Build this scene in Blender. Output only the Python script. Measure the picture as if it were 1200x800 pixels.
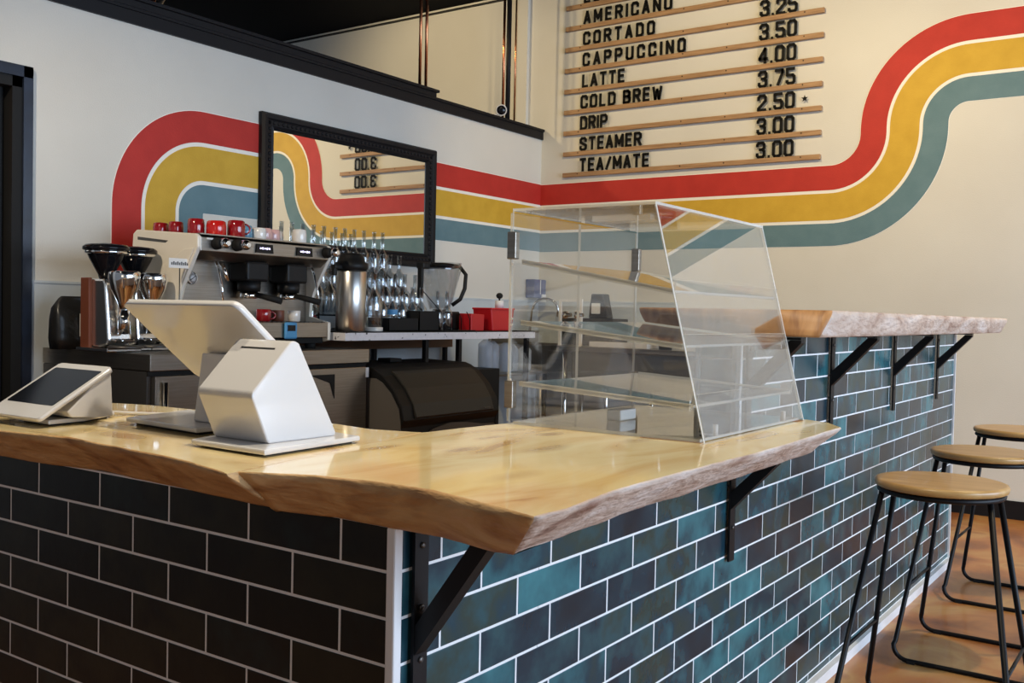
import bpy, bmesh, math, random
from mathutils import Vector, Matrix, noise
random.seed(7)
PI = math.pi
for o in list(bpy.data.objects): bpy.data.objects.remove(o)
SC = bpy.context.scene
COL = SC.collection

# ------------------------------------------------------------------ camera
yaw, pitch, roll = 0.6107, -0.0287, 0.0212
cy_, sy_, cp_, sp_ = math.cos(yaw), math.sin(yaw), math.cos(pitch), math.sin(pitch)
fw = Vector((cy_*cp_, sy_*cp_, sp_)); rt = Vector((sy_, -cy_, 0)); up = rt.cross(fw)
cr_, sr_ = math.cos(roll), math.sin(roll)
rt2 = rt*cr_ + up*sr_; up2 = up*cr_ - rt*sr_
cam = bpy.data.cameras.new('camera'); cam.lens = 34.76; cam.sensor_width = 36; cam.clip_start = 0.05
camo = bpy.data.objects.new('camera', cam); COL.objects.link(camo)
camo.matrix_world = Matrix(((rt2.x, up2.x, -fw.x, -1.1539), (rt2.y, up2.y, -fw.y, -1.0220), (rt2.z, up2.z, -fw.z, 1.2222), (0, 0, 0, 1)))
SC.camera = camo

# ------------------------------------------------------------------ world, lights, exposure
w = bpy.data.worlds.new('world'); SC.world = w; w.use_nodes = True
w.node_tree.nodes['Background'].inputs[0].default_value = (0.78, 0.86, 1.0, 1)
w.node_tree.nodes['Background'].inputs[1].default_value = 0.16
def area(name, loc, aim, sx, sy, power, col):
    l = bpy.data.lights.new(name, 'AREA'); l.shape = 'RECTANGLE'; l.size = sx; l.size_y = sy; l.energy = power; l.color = col
    o = bpy.data.objects.new(name, l); COL.objects.link(o); o.location = loc
    o.rotation_euler = (Vector(aim)-Vector(loc)).to_track_quat('-Z', 'Y').to_euler(); return o
area('window_and_warm_fill', (2.2, -5.5, 1.75), (2.2, 3.5, 1.45), 6.0, 2.6, 370, (0.62, 0.78, 1.0))
area('window_and_warm_fill', (-5.0, -3.0, 1.9), (0, 0.8, 1.1), 2.2, 2.0, 14, (1.0, 0.86, 0.66))  # unseen warm fill from the left, no daylight
def spot(loc, aim, power, deg, col=(1.0, 0.77, 0.42), blend=0.8, r=0.05):
    l = bpy.data.lights.new('ceiling_spot', 'SPOT'); l.energy = power; l.color = col; l.shadow_soft_size = r
    l.spot_size = math.radians(deg); l.spot_blend = blend
    o = bpy.data.objects.new('ceiling_spot', l); COL.objects.link(o); o.location = loc
    o.rotation_euler = (Vector(aim)-Vector(loc)).to_track_quat('-Z', 'Y').to_euler(); return o
spot((3.3, 1.6, 3.75), (5.7, 1.9, 2.1), 145, 110); spot((3.3, -0.6, 3.75), (5.7, -0.5, 1.9), 155, 110)
spot((-0.6, 1.9, 3.4), (1.9, 3.0, 1.35), 180, 56, (1.0, 0.84, 0.62))
spot((4.0, 4.6, 3.7), (5.7, 4.4, 3.0), 60, 120)
spot((0.35, -0.1, 3.6), (0.45, 0.25, 0.96), 205, 75, (1.0, 0.88, 0.68)); spot((0.1, 1.1, 3.6), (0.15, 1.0, 0.96), 90, 60, (1.0, 0.88, 0.68))
spot((3.0, -1.2, 3.7), (3.2, -0.7, 0.3), 170, 90, (1.0, 0.82, 0.58))
SC.view_settings.view_transform = 'Standard'; SC.view_settings.look = 'None'
SC.view_settings.exposure = 0.27; SC.view_settings.gamma = 1.0; SC.view_settings.use_curve_mapping = False

# ------------------------------------------------------------------ materials
def mat(name, col, rough=0.5, metal=0.0, coat=0.0, spec=0.5, emit=None, estr=0.0):
    m = bpy.data.materials.new(name); m.use_nodes = True
    b = m.node_tree.nodes['Principled BSDF']
    b.inputs['Base Color'].default_value = (*col, 1); b.inputs['Roughness'].default_value = rough
    b.inputs['Metallic'].default_value = metal; b.inputs['Coat Weight'].default_value = coat
    b.inputs['Coat Roughness'].default_value = 0.05; b.inputs['Specular IOR Level'].default_value = spec
    if emit: b.inputs['Emission Color'].default_value = (*emit, 1); b.inputs['Emission Strength'].default_value = estr
    return m
def N(m, t, **kw):
    n = m.node_tree.nodes.new(t)
    for k, v in kw.items(): setattr(n, k, v)
    return n
def noisy(m, cols, scale=(1, 1, 1), nscale=5, detail=4, dist=0.0, bump=0.0, bscale=60, rnd=False, bscl=(1, 1, 1), bdist=0.002):
    """colour from a noise ramp, optional fine bump; cols = [(pos, colour), ...]"""
    L = m.node_tree.links; b = m.node_tree.nodes['Principled BSDF']
    tc = N(m, 'ShaderNodeTexCoord'); mp = N(m, 'ShaderNodeMapping'); mp.inputs['Scale'].default_value = scale
    L.new(tc.outputs['Object'], mp.inputs[0])
    nz = N(m, 'ShaderNodeTexNoise'); nz.inputs['Scale'].default_value = nscale; nz.inputs['Detail'].default_value = detail
    nz.inputs['Distortion'].default_value = dist
    L.new(mp.outputs[0], nz.inputs['Vector'])
    cr = N(m, 'ShaderNodeValToRGB'); e = cr.color_ramp.elements
    while len(e) < len(cols): e.new(0.5)
    for i, (p, c) in enumerate(cols): e[i].position = p; e[i].color = (*c, 1)
    if rnd:
        oi = N(m, 'ShaderNodeObjectInfo'); v = N(m, 'ShaderNodeVectorMath', operation='SCALE'); v.inputs[0].default_value = (37, 17, 59)
        L.new(oi.outputs['Random'], v.inputs['Scale']); L.new(v.outputs[0], mp.inputs['Location'])
        ad = N(m, 'ShaderNodeMath', operation='MULTIPLY_ADD'); ad.inputs[1].default_value = 0.75
        L.new(nz.outputs[0], ad.inputs[0])
        m2 = N(m, 'ShaderNodeMath', operation='MULTIPLY'); m2.inputs[1].default_value = 0.60
        L.new(oi.outputs['Random'], m2.inputs[0]); L.new(m2.outputs[0], ad.inputs[2]); a3 = N(m, 'ShaderNodeMath', operation='SUBTRACT'); a3.inputs[1].default_value = 0.13; L.new(ad.outputs[0], a3.inputs[0]); L.new(a3.outputs[0], cr.inputs[0])
    else: L.new(nz.outputs[0], cr.inputs[0])
    L.new(cr.outputs[0], b.inputs['Base Color'])
    if bump:
        mb = N(m, 'ShaderNodeMapping'); mb.inputs['Scale'].default_value = bscl; L.new(tc.outputs['Object'], mb.inputs[0])
        n2 = N(m, 'ShaderNodeTexNoise'); n2.inputs['Scale'].default_value = bscale; n2.inputs['Detail'].default_value = 3
        L.new(mb.outputs[0], n2.inputs['Vector'])
        bp = N(m, 'ShaderNodeBump'); bp.inputs['Strength'].default_value = bump; bp.inputs['Distance'].default_value = bdist
        L.new(n2.outputs[0], bp.inputs['Height']); L.new(bp.outputs[0], b.inputs['Normal'])
    return m
M = {}
M['wall'] = noisy(mat('wall_paint', (0.7, 0.66, 0.58), 0.75), [(0.3, (0.64, 0.615, 0.555)), (0.7, (0.69, 0.67, 0.61))], nscale=1.6, bump=0.5, bscale=150)
M['frp'] = noisy(mat('wall_panel', (0.5, 0.5, 0.5), 0.35), [(0.3, (0.50, 0.55, 0.58)), (0.7, (0.58, 0.63, 0.66))], nscale=3)
M['ceil'] = mat('ceiling_black', (0.006, 0.006, 0.007), 0.9, spec=0.1)
M['red'] = noisy(mat('paint_red', (0.5, 0.05, 0.04), 0.65), [(0.3, (0.43, 0.020, 0.013)), (0.7, (0.49, 0.026, 0.017))], nscale=9, bump=0.5, bscale=150)
M['yel'] = noisy(mat('paint_yellow', (0.6, 0.4, 0.06), 0.65), [(0.3, (0.55, 0.33, 0.025)), (0.7, (0.62, 0.38, 0.035))], nscale=9, bump=0.5, bscale=150)
M['blu'] = noisy(mat('paint_blue', (0.1, 0.2, 0.25), 0.65), [(0.3, (0.10, 0.19, 0.225)), (0.7, (0.125, 0.22, 0.255))], nscale=9, bump=0.5, bscale=150)
M['cream'] = mat('paint_cream', (0.86, 0.83, 0.76), 0.65)
M['floor'] = noisy(mat('stained_concrete', (0.4, 0.2, 0.08), 0.38, coat=0.12), [(0.28, (0.12, 0.035, 0.012)), (0.42, (0.28, 0.095, 0.026)), (0.52, (0.42, 0.16, 0.040)), (0.64, (0.50, 0.27, 0.09)), (0.76, (0.30, 0.10, 0.03))], nscale=2.4, detail=9, dist=0.9)
M['black'] = mat('black_paint', (0.008, 0.008, 0.010), 0.5, spec=0.25)
M['matte'] = mat('black_matte', (0.01, 0.01, 0.01), 0.7, spec=0.3)
M['steelblk'] = mat('black_steel', (0.005, 0.005, 0.006), 0.45, spec=0.22)
M['casing'] = noisy(mat('door_casing', (0.02, 0.03, 0.06), 0.3), [(0.35, (0.010, 0.013, 0.022)), (0.7, (0.022, 0.032, 0.06))], nscale=7, detail=5)
M['grout'] = mat('grout', (0.80, 0.80, 0.80), 0.8)
M['white_trim'] = mat('white_trim', (0.8, 0.8, 0.8), 0.4)
M['tile'] = noisy(mat('teal_tile', (0.03, 0.06, 0.07), 0.26, spec=0.38), [(0.16, (0.004, 0.012, 0.020)), (0.36, (0.008, 0.032, 0.050)), (0.48, (0.020, 0.072, 0.088)), (0.57, (0.022, 0.046, 0.040)), (0.66, (0.010, 0.044, 0.064)), (0.78, (0.026, 0.120, 0.145)), (0.95, (0.045, 0.20, 0.23))], nscale=9, detail=5, rnd=True, bump=0.25, bscale=26, bdist=0.003)
M['tileshaded'] = noisy(mat('shaded_tile', (0.03, 0.06, 0.07), 0.42, spec=0.3), [(0.15, (0.003, 0.004, 0.004)), (0.42, (0.006, 0.008, 0.007)), (0.62, (0.018, 0.018, 0.011)), (0.75, (0.007, 0.008, 0.007)), (0.92, (0.012, 0.024, 0.024))], nscale=9, detail=5, rnd=True, bump=0.2, bscale=26, bdist=0.003)  # same teal tile, with the shade of the left front painted into its colour
M['top'] = noisy(mat('epoxy_wood', (0.6, 0.4, 0.17), 0.2, coat=0.65), [(0.24, (0.46, 0.22, 0.06)), (0.34, (0.76, 0.52, 0.20)), (0.5, (0.88, 0.70, 0.35)), (0.75, (0.93, 0.80, 0.47))], scale=(1.0, 2.6, 1), nscale=2.6, detail=6, dist=1.2)
M['top2'] = noisy(mat('epoxy_wood_left', (0.6, 0.4, 0.17), 0.2, coat=0.65), [(0.24, (0.46, 0.22, 0.06)), (0.34, (0.74, 0.50, 0.19)), (0.5, (0.86, 0.67, 0.33)), (0.75, (0.91, 0.77, 0.45))], scale=(2.6, 1.0, 1), nscale=2.6, detail=6, dist=1.2)
M['edge'] = noisy(mat('live_edge', (0.4, 0.2, 0.1), 0.55), [(0.25, (0.15, 0.06, 0.025)), (0.38, (0.40, 0.21, 0.085)), (0.55, (0.56, 0.34, 0.15)), (0.75, (0.64, 0.43, 0.22))], scale=(1, 1, 3.4), nscale=7, detail=8, dist=1.0, bump=0.9, bscale=16, bscl=(1, 1, 3), bdist=0.01)
M['edgepalelit'] = noisy(mat('live_edge_pale_lit', (0.5, 0.4, 0.35), 0.6), [(0.28, (0.24, 0.13, 0.09)), (0.38, (0.44, 0.31, 0.235)), (0.52, (0.54, 0.42, 0.34)), (0.72, (0.63, 0.54, 0.48))], scale=(0.7, 1, 2.6), nscale=5, detail=9, dist=1.4, bump=1.0, bscale=22, bscl=(1, 1, 3), bdist=0.01)  # pale bark edge; daylight on that side is painted into the colour
M['endgrain'] = noisy(mat('end_grain', (0.25, 0.12, 0.05), 0.5), [(0.3, (0.30, 0.13, 0.045)), (0.55, (0.50, 0.25, 0.09)), (0.8, (0.60, 0.34, 0.15))], scale=(1, 4, 1), nscale=8, detail=7, dist=0.6)
M['slat'] = noisy(mat('pine_slat', (0.5, 0.3, 0.15), 0.6), [(0.3, (0.30, 0.165, 0.075)), (0.7, (0.44, 0.26, 0.13))], scale=(1, 1, 12), nscale=6, detail=5)
M['seat'] = noisy(mat('seat_wood', (0.45, 0.25, 0.1), 0.38, coat=0.2), [(0.3, (0.40, 0.22, 0.07)), (0.7, (0.54, 0.33, 0.12))], scale=(6, 1, 1), nscale=5, detail=6)
M['letter'] = mat('letter_black', (0.006, 0.006, 0.006), 0.6, spec=0.15)
M['white'] = mat('white_plastic', (0.64, 0.62, 0.61), 0.18, coat=0.4)
M['screen'] = mat('screen_glass', (0.006, 0.006, 0.008), 0.08, spec=0.25)
M['ss'] = noisy(mat('stainless', (0.42, 0.40, 0.38), 0.33, metal=1.0), [(0.3, (0.30, 0.265, 0.225)), (0.7, (0.37, 0.335, 0.29))], scale=(1, 1, 30), nscale=5)
M['ssdark'] = mat('stainless_dark', (0.12, 0.115, 0.11), 0.4, metal=0.8)
M['chrome'] = mat('chrome', (0.80, 0.80, 0.80), 0.06, metal=1.0)
M['polished'] = mat('polished_steel', (0.88, 0.87, 0.85), 0.22, metal=1.0)
M['ssbright'] = noisy(mat('brushed_steel', (0.6, 0.58, 0.55), 0.28, metal=1.0), [(0.3, (0.56, 0.54, 0.51)), (0.7, (0.64, 0.62, 0.59))], scale=(30, 30, 1), nscale=5)
M['copper'] = mat('copper', (0.62, 0.24, 0.12), 0.25, metal=1.0)
M['brown'] = mat('brown_leather', (0.16, 0.045, 0.022), 0.5)
M['ivory'] = mat('ivory_enamel', (0.86, 0.80, 0.69), 0.3)
M['mugred'] = mat('red_glaze', (0.30, 0.008, 0.012), 0.12, coat=0.6)
M['mugbright'] = mat('bright_red_glaze', (0.60, 0.015, 0.012), 0.15, coat=0.6)
M['mugblue'] = mat('blue_glaze', (0.12, 0.30, 0.42), 0.15, coat=0.5)
M['mugpink'] = mat('pink_glaze', (0.72, 0.42, 0.38), 0.2, coat=0.5)
M['mugwhite'] = mat('white_glaze', (0.78, 0.75, 0.70), 0.2, coat=0.5)
M['redplastic'] = mat('red_plastic', (0.55, 0.012, 0.018), 0.35)
M['paleplastic'] = mat('pale_plastic', (0.72, 0.74, 0.76), 0.3)
M['timer'] = mat('timer_blue', (0.08, 0.33, 0.62), 0.4)
M['dispblue'] = mat('dispenser_blue', (0.09, 0.12, 0.26), 0.3)
M['iceblk'] = mat('ice_black', (0.007, 0.007, 0.007), 0.5, spec=0.3)
M['icelid'] = mat('ice_lid', (0.026, 0.024, 0.019), 0.5)
M['icegray'] = mat('ice_gray', (0.13, 0.12, 0.105), 0.5)
M['marble'] = noisy(mat('speckled_marble', (0.7, 0.7, 0.74), 0.3), [(0.33, (0.05, 0.05, 0.06)), (0.36, (0.74, 0.73, 0.77)), (0.6, (0.80, 0.79, 0.83))], nscale=34, detail=2)
M['bandbrown'] = mat('band_brown', (0.20, 0.10, 0.05), 0.6)
M['paper'] = mat('paper', (0.80, 0.79, 0.76), 0.7)
M['bagblk'] = noisy(mat('bag_black', (0.012, 0.012, 0.012), 0.35), [(0.3, (0.008, 0.008, 0.008)), (0.7, (0.02, 0.02, 0.02))], nscale=8, bump=0.6, bscale=18, bdist=0.01)
M['leaf'] = mat('label_green', (0.12, 0.25, 0.06), 0.6)
M['lcd'] = mat('lcd', (0.0, 0.0, 0.0), 0.3, emit=(0.72, 0.65, 1.0), estr=3.0)
M['mirror'] = mat('mirror_glass', (0.80, 0.80, 0.76), 0.01, metal=1.0)
M['amber'] = mat('amber_brown', (0.42, 0.17, 0.03), 0.4)
M['glassdoor'] = mat('dark_opening', (0.004, 0.004, 0.005), 0.3)
M['orange'] = mat('orange_paint', (0.5, 0.14, 0.04), 0.6)
def clear(name, tint, ior, gl=(1, 1, 1), rough=0.0, extra=0.0):
    m = bpy.data.materials.new(name); m.use_nodes = True; nt = m.node_tree; nt.nodes.clear(); L = nt.links
    o = N(m, 'ShaderNodeOutputMaterial'); t = N(m, 'ShaderNodeBsdfTransparent'); t.inputs[0].default_value = (*tint, 1)
    g = N(m, 'ShaderNodeBsdfGlossy'); g.inputs[0].default_value = (*gl, 1); g.inputs['Roughness'].default_value = rough
    f = N(m, 'ShaderNodeFresnel'); gi = N(m, 'ShaderNodeNewGeometry'); mi = N(m, 'ShaderNodeMath', operation='MULTIPLY_ADD')
    mi.inputs[1].default_value = 1/ior-ior; mi.inputs[2].default_value = ior; L.new(gi.outputs['Backfacing'], mi.inputs[0]); L.new(mi.outputs[0], f.inputs[0])
    mx = N(m, 'ShaderNodeMixShader')
    if extra:
        a = N(m, 'ShaderNodeMath', operation='ADD'); a.inputs[1].default_value = extra; a.use_clamp = True
        L.new(f.outputs[0], a.inputs[0]); L.new(a.outputs[0], mx.inputs[0])
    else: L.new(f.outputs[0], mx.inputs[0])
    L.new(t.outputs[0], mx.inputs[1]); L.new(g.outputs[0], mx.inputs[2]); L.new(mx.outputs[0], o.inputs[0]); return m
M['acrylic'] = clear('acrylic', (0.988, 0.988, 0.982), 1.49, extra=0.01)
M['acfront'] = clear('acrylic_front', (0.985, 0.985, 0.98), 1.49, extra=0.14)
M['glass'] = clear('bottle_glass', (0.92, 0.95, 0.97), 1.5, extra=0.12)
M['jar'] = clear('jug_plastic', (0.88, 0.89, 0.90), 1.5, extra=0.03)
M['plate'] = clear('letter_plate', (0.97, 0.97, 0.96), 1.4, rough=0.03)
def edge_mat():
    m = mat('acrylic_edge', (0.80, 0.79, 0.74), 0.25)
    nt = m.node_tree; b = nt.nodes['Principled BSDF']; o = [n for n in nt.nodes if n.type == 'OUTPUT_MATERIAL'][0]
    t = N(m, 'ShaderNodeBsdfTransparent'); mx = N(m, 'ShaderNodeMixShader'); mx.inputs[0].default_value = 0.62
    nt.links.new(t.outputs[0], mx.inputs[1]); nt.links.new(b.outputs[0], mx.inputs[2]); nt.links.new(mx.outputs[0], o.inputs[0]); return m
M['acedge'] = edge_mat()
def film_mat():
    m = mat('clear_film', (0.75, 0.80, 0.86), 0.2)
    nt = m.node_tree; b = nt.nodes['Principled BSDF']; o = [n for n in nt.nodes if n.type == 'OUTPUT_MATERIAL'][0]
    t = N(m, 'ShaderNodeBsdfTransparent'); mx = N(m, 'ShaderNodeMixShader'); mx.inputs[0].default_value = 0.35
    nt.links.new(t.outputs[0], mx.inputs[1]); nt.links.new(b.outputs[0], mx.inputs[2]); nt.links.new(mx.outputs[0], o.inputs[0]); return m
M['film'] = film_mat()

def knots(m, pts):
    L = m.node_tree.links; b = m.node_tree.nodes['Principled BSDF']; src = b.inputs['Base Color'].links[0].from_socket
    tc = N(m, 'ShaderNodeTexCoord'); nz = N(m, 'ShaderNodeTexNoise'); nz.inputs['Scale'].default_value = 9; L.new(tc.outputs['Object'], nz.inputs['Vector'])
    for x, y, rx, ry, k in pts:
        mp = N(m, 'ShaderNodeMapping'); mp.inputs['Location'].default_value = (-x/rx, -y/ry, 0); mp.inputs['Scale'].default_value = (1/rx, 1/ry, 0)
        L.new(tc.outputs['Object'], mp.inputs[0])
        ln = N(m, 'ShaderNodeVectorMath', operation='LENGTH'); L.new(mp.outputs[0], ln.inputs[0])
        ad = N(m, 'ShaderNodeMath', operation='MULTIPLY_ADD'); ad.inputs[1].default_value = 1.3; L.new(nz.outputs[0], ad.inputs[0]); L.new(ln.outputs['Value'], ad.inputs[2])
        mr = N(m, 'ShaderNodeMapRange'); mr.inputs[1].default_value = 0.75; mr.inputs[2].default_value = 1.7; mr.inputs[3].default_value = k; mr.inputs[4].default_value = 0.0
        L.new(ad.outputs[0], mr.inputs[0])
        mx = N(m, 'ShaderNodeMix', data_type='RGBA'); mx.inputs[7].default_value = (0.34, 0.15, 0.045, 1)
        L.new(mr.outputs[0], mx.inputs[0]); L.new(src, mx.inputs[6]); src = mx.outputs[2]
    L.new(src, b.inputs['Base Color'])
knots(M['top'], [(0.33, 0.13, 0.06, 0.03, 0.75), (0.52, 0.20, 0.05, 0.025, 0.6), (0.66, 0.14, 0.05, 0.03, 0.8), (0.25, 0.26, 0.07, 0.02, 0.6), (0.46, 0.02, 0.10, 0.03, 0.45), (0.72, -0.05, 0.12, 0.03, 0.4), (0.95, -0.22, 0.12, 0.02, 0.5), (0.15, -0.12, 0.09, 0.03, 0.35)])
knots(M['top2'], [(0.10, 1.25, 0.05, 0.09, 0.6), (0.02, 0.75, 0.03, 0.08, 0.5), (0.22, 0.45, 0.04, 0.10, 0.4)])

# ------------------------------------------------------------------ helpers
class MB:
    def __init__(s): s.bm = bmesh.new()
    def faces_since(s, n, mi=0, smooth=False):
        s.bm.faces.ensure_lookup_table()
        for f in s.bm.faces[n:]: f.material_index = mi; f.smooth = smooth
    def box(s, x0, x1, y0, y1, z0, z1, mi=0, bev=0.0):
        n = len(s.bm.faces)
        v = [s.bm.verts.new(p) for p in ((x0,y0,z0),(x1,y0,z0),(x1,y1,z0),(x0,y1,z0),(x0,y0,z1),(x1,y0,z1),(x1,y1,z1),(x0,y1,z1))]
        fs = [s.bm.faces.new([v[i] for i in q]) for q in ((0,3,2,1),(4,5,6,7),(0,1,5,4),(1,2,6,5),(2,3,7,6),(3,0,4,7))]
        for f in fs: f.material_index = mi
        if bev:
            es = list({e for f in fs for e in f.edges})
            r = bmesh.ops.bevel(s.bm, geom=es, offset=bev, segments=2, affect='EDGES', profile=0.5)
            for f in r['faces']: f.smooth = False; f.material_index = mi
        return s
    def prism(s, pts, axis, a, b, mi=0, edge_mi=None, bev=0.0):
        """extrude polygon pts (2D) along axis 'x','y' or 'z' from a to b"""
        def P(p, t):
            return {'x': (t, p[0], p[1]), 'y': (p[0], t, p[1]), 'z': (p[0], p[1], t)}[axis]
        A = [s.bm.verts.new(P(p, a)) for p in pts]; B = [s.bm.verts.new(P(p, b)) for p in pts]
        fs = [s.bm.faces.new(A), s.bm.faces.new(B[::-1])]
        n = len(pts)
        for i in range(n):
            f = s.bm.faces.new([A[(i+1) % n], A[i], B[i], B[(i+1) % n]]); fs.append(f)
            f.material_index = mi if edge_mi is None else edge_mi
        fs[0].material_index = fs[1].material_index = mi
        if bev:
            es = list({e for f in fs for e in f.edges})
            bmesh.ops.bevel(s.bm, geom=es, offset=bev, segments=2, affect='EDGES', profile=0.5)
        return s
    def lathe(s, prof, c=(0, 0, 0), seg=20, mi=0, smooth=True, rot=None, cap=True):
        rings = []
        for r, z in prof:
            ring = []
            for i in range(seg):
                a = 2*PI*i/seg; p = Vector((r*math.cos(a), r*math.sin(a), z))
                if rot is not None: p = rot @ p
                ring.append(s.bm.verts.new(p + Vector(c)))
            rings.append(ring)
        for k in range(len(rings)-1):
            for i in range(seg):
                j = (i+1) % seg
                f = s.bm.faces.new([rings[k][i], rings[k][j], rings[k+1][j], rings[k+1][i]]); f.smooth = smooth; f.material_index = mi
        if cap:
            for q in (rings[0][::-1], rings[-1]):
                f = s.bm.faces.new(q); f.material_index = mi
        return s
    def cyl(s, p0, p1, r, r2=None, seg=12, mi=0):
        p0, p1 = Vector(p0), Vector(p1); d = p1-p0
        q = d.to_track_quat('Z', 'Y').to_matrix()
        return s.lathe([(r, 0), (r if r2 is None else r2, d.length)], p0, seg, mi, True, q)
    def tube(s, pts, r, seg=8, mi=0, closed=False):
        pts = [Vector(p) for p in pts]; rings = []; n = len(pts); nrm = None
        for i, p in enumerate(pts):
            a = pts[i-1] if (i or closed) else p; b = pts[(i+1) % n] if (i < n-1 or closed) else p
            t = (b-a).normalized()
            if nrm is None: nrm = t.orthogonal().normalized()
            else: nrm = (nrm - t*nrm.dot(t)).normalized()
            bn = t.cross(nrm)
            rings.append([s.bm.verts.new(p + nrm*r*math.cos(2*PI*k/seg) + bn*r*math.sin(2*PI*k/seg)) for k in range(seg)])
        for i in range(n if closed else n-1):
            A, B = rings[i], rings[(i+1) % n]
            for k in range(seg):
                j = (k+1) % seg; f = s.bm.faces.new([A[k], A[j], B[j], B[k]]); f.smooth = True; f.material_index = mi
        if not closed:
            s.bm.faces.new(rings[0][::-1]); s.bm.faces.new(rings[-1])
        return s
    def quad(s, pts, mi=0):
        f = s.bm.faces.new([s.bm.verts.new(p) for p in pts]); f.material_index = mi; return s
    def mesh(s, name):
        bmesh.ops.recalc_face_normals(s.bm, faces=s.bm.faces)
        me = bpy.data.meshes.new(name); s.bm.to_mesh(me); s.bm.free(); return me
    def build(s, name, mats, parent=None, loc=None):
        me = s.mesh(name)
        for m in (mats if isinstance(mats, (list, tuple)) else [mats]): me.materials.append(m if not isinstance(m, str) else M[m])
        o = bpy.data.objects.new(name, me); COL.objects.link(o)
        if parent: o.parent = parent
        if loc: o.location = loc
        return o
def tag(o, label=None, cat=None, group=None, kind=None):
    if label: o['label'] = label
    if cat: o['category'] = cat
    if group: o['group'] = group
    if kind: o['kind'] = kind
    return o
def thing(name, label, cat, loc=(0, 0, 0), rz=0, group=None, kind=None):
    o = bpy.data.objects.new(name, None); COL.objects.link(o); o.location = loc; o.rotation_euler = (0, 0, rz)
    o.empty_display_size = 0.05
    return tag(o, label, cat, group, kind)
def dup(root, loc, label=None, rz=None, group=None):
    r = root.copy(); COL.objects.link(r); r.location = loc
    if rz is not None: r.rotation_euler = (0, 0, rz)
    if label: r['label'] = label
    if group: r['group'] = group
    for ch in list(root.children):
        c = ch.copy(); COL.objects.link(c); c.parent = r
        for g in list(ch.children):
            d = g.copy(); COL.objects.link(d); d.parent = c
    return r

# ------------------------------------------------------------------ room
WX, WY, CZ = 5.70, 3.519, 3.90
floor = tag(MB().box(-4, WX+0.1, -6, 7.2, -0.1, 0).build('floor', 'floor'), 'brown and orange stained concrete floor', kind='structure')
tag(MB().box(-4, WX+0.1, -6, 7.2, CZ, CZ+0.1).build('ceiling', 'ceil'), 'black ceiling', kind='structure')
wr = tag(MB().box(WX, WX+0.1, -6, 7.2, 0, CZ).build('wall_right', 'wall'), 'cream wall with the drink menu', kind='structure')
wb = tag(MB().box(1.30, WX, WY, WY+0.12, 0, 2.655).box(-1.5, 0.36, WY, WY+0.12, 0, 2.655).box(0.36, 1.30, WY, WY+0.12, 2.25, 2.655).build('wall_back', 'wall'), 'low partition wall with mirror and striped mural', kind='structure')
tag(MB().box(-1.5, WX, 7.1, 7.2, 0, CZ).build('wall_far', 'wall'), 'cream wall beyond the low partition', kind='structure')
# pilaster added so its side shades a dark strip on the right wall
tag(MB().box(WX-0.035, WX, 3.66, 3.76, 2.66, CZ).build('trim_shade_pilaster', 'wall'), kind='structure')
tag(MB().box(WX-0.012, WX, -5.9, 7.0, 0, 0.115).build('baseboard_right', 'black'), 'black baseboard', kind='structure')
# partition cap: lower band and ledges
cap = tag(MB().box(-1.5, WX-0.002, WY-0.018, WY+0.14, 2.655, 2.735).box(-1.5, WX-0.002, WY-0.03, WY+0.16, 2.720, 2.738).build('trim_cap', 'black'), 'black cap trim along the partition top', kind='structure')
MB().box(-1.5, 4.29, WY-0.035, WY+0.14, 2.735, 2.775).box(-1.5, 4.30, WY-0.055, WY+0.16, 2.768, 2.785).build('ledge_board', 'black', cap)
# panels on the lower walls
tag(MB().box(1.365, WX-0.006, WY-0.006, WY, 0, 1.325).box(1.365, WX-0.006, WY-0.010, WY, 1.318, 1.330).build('trim_back', 'frp'), 'grey wall panel behind the back counter', kind='structure')
tag(MB().box(WX-0.006, WX, 2.25, WY, 0, 1.325).box(WX-0.010, WX, 2.25, WY, 1.318, 1.330).build('trim_right', 'frp'), 'grey wall panel on the right wall', kind='structure')
# dark backing seen between the partition and the ceiling (ceiling strut)
tag(MB().cyl((2.2, 3.75, 2.86), (3.7, 5.6, 3.85), 0.016, seg=8).build('ceiling_conduit', 'ss'), 'thin grey conduit running up to the black ceiling', 'conduit')
tag(MB().box(WX-0.03, WX, 3.9, 6.9, 3.862, 3.872).build('cable', 'black'), 'black cable along the top of the cream wall', 'cable')
# door at the left
d = tag(MB().box(0.40, 1.26, WY+0.06, WY+0.10, 0, 2.22).build('door_1', 'glassdoor'), 'dark doorway at the left', kind='structure')
MB().box(1.315, 1.360, WY-0.022, WY, 0, 2.320).box(0.30, 1.360, WY-0.022, WY, 2.268, 2.320).build('door_casing', 'casing', d)
MB().box(1.268, 1.315, WY-0.008, WY+0.10, 0, 2.268).box(0.36, 1.315, WY-0.008, WY+0.10, 2.22, 2.268).build('door_jamb', 'matte', d)
MB().box(0.95, 1.20, WY+0.045, WY+0.06, 1.72, 2.20).build('panel', 'orange', d)
MB().box(0.95, 1.205, WY+0.045, WY+0.06, 1.48, 1.72).build('panel', 'paper', d)

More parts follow.
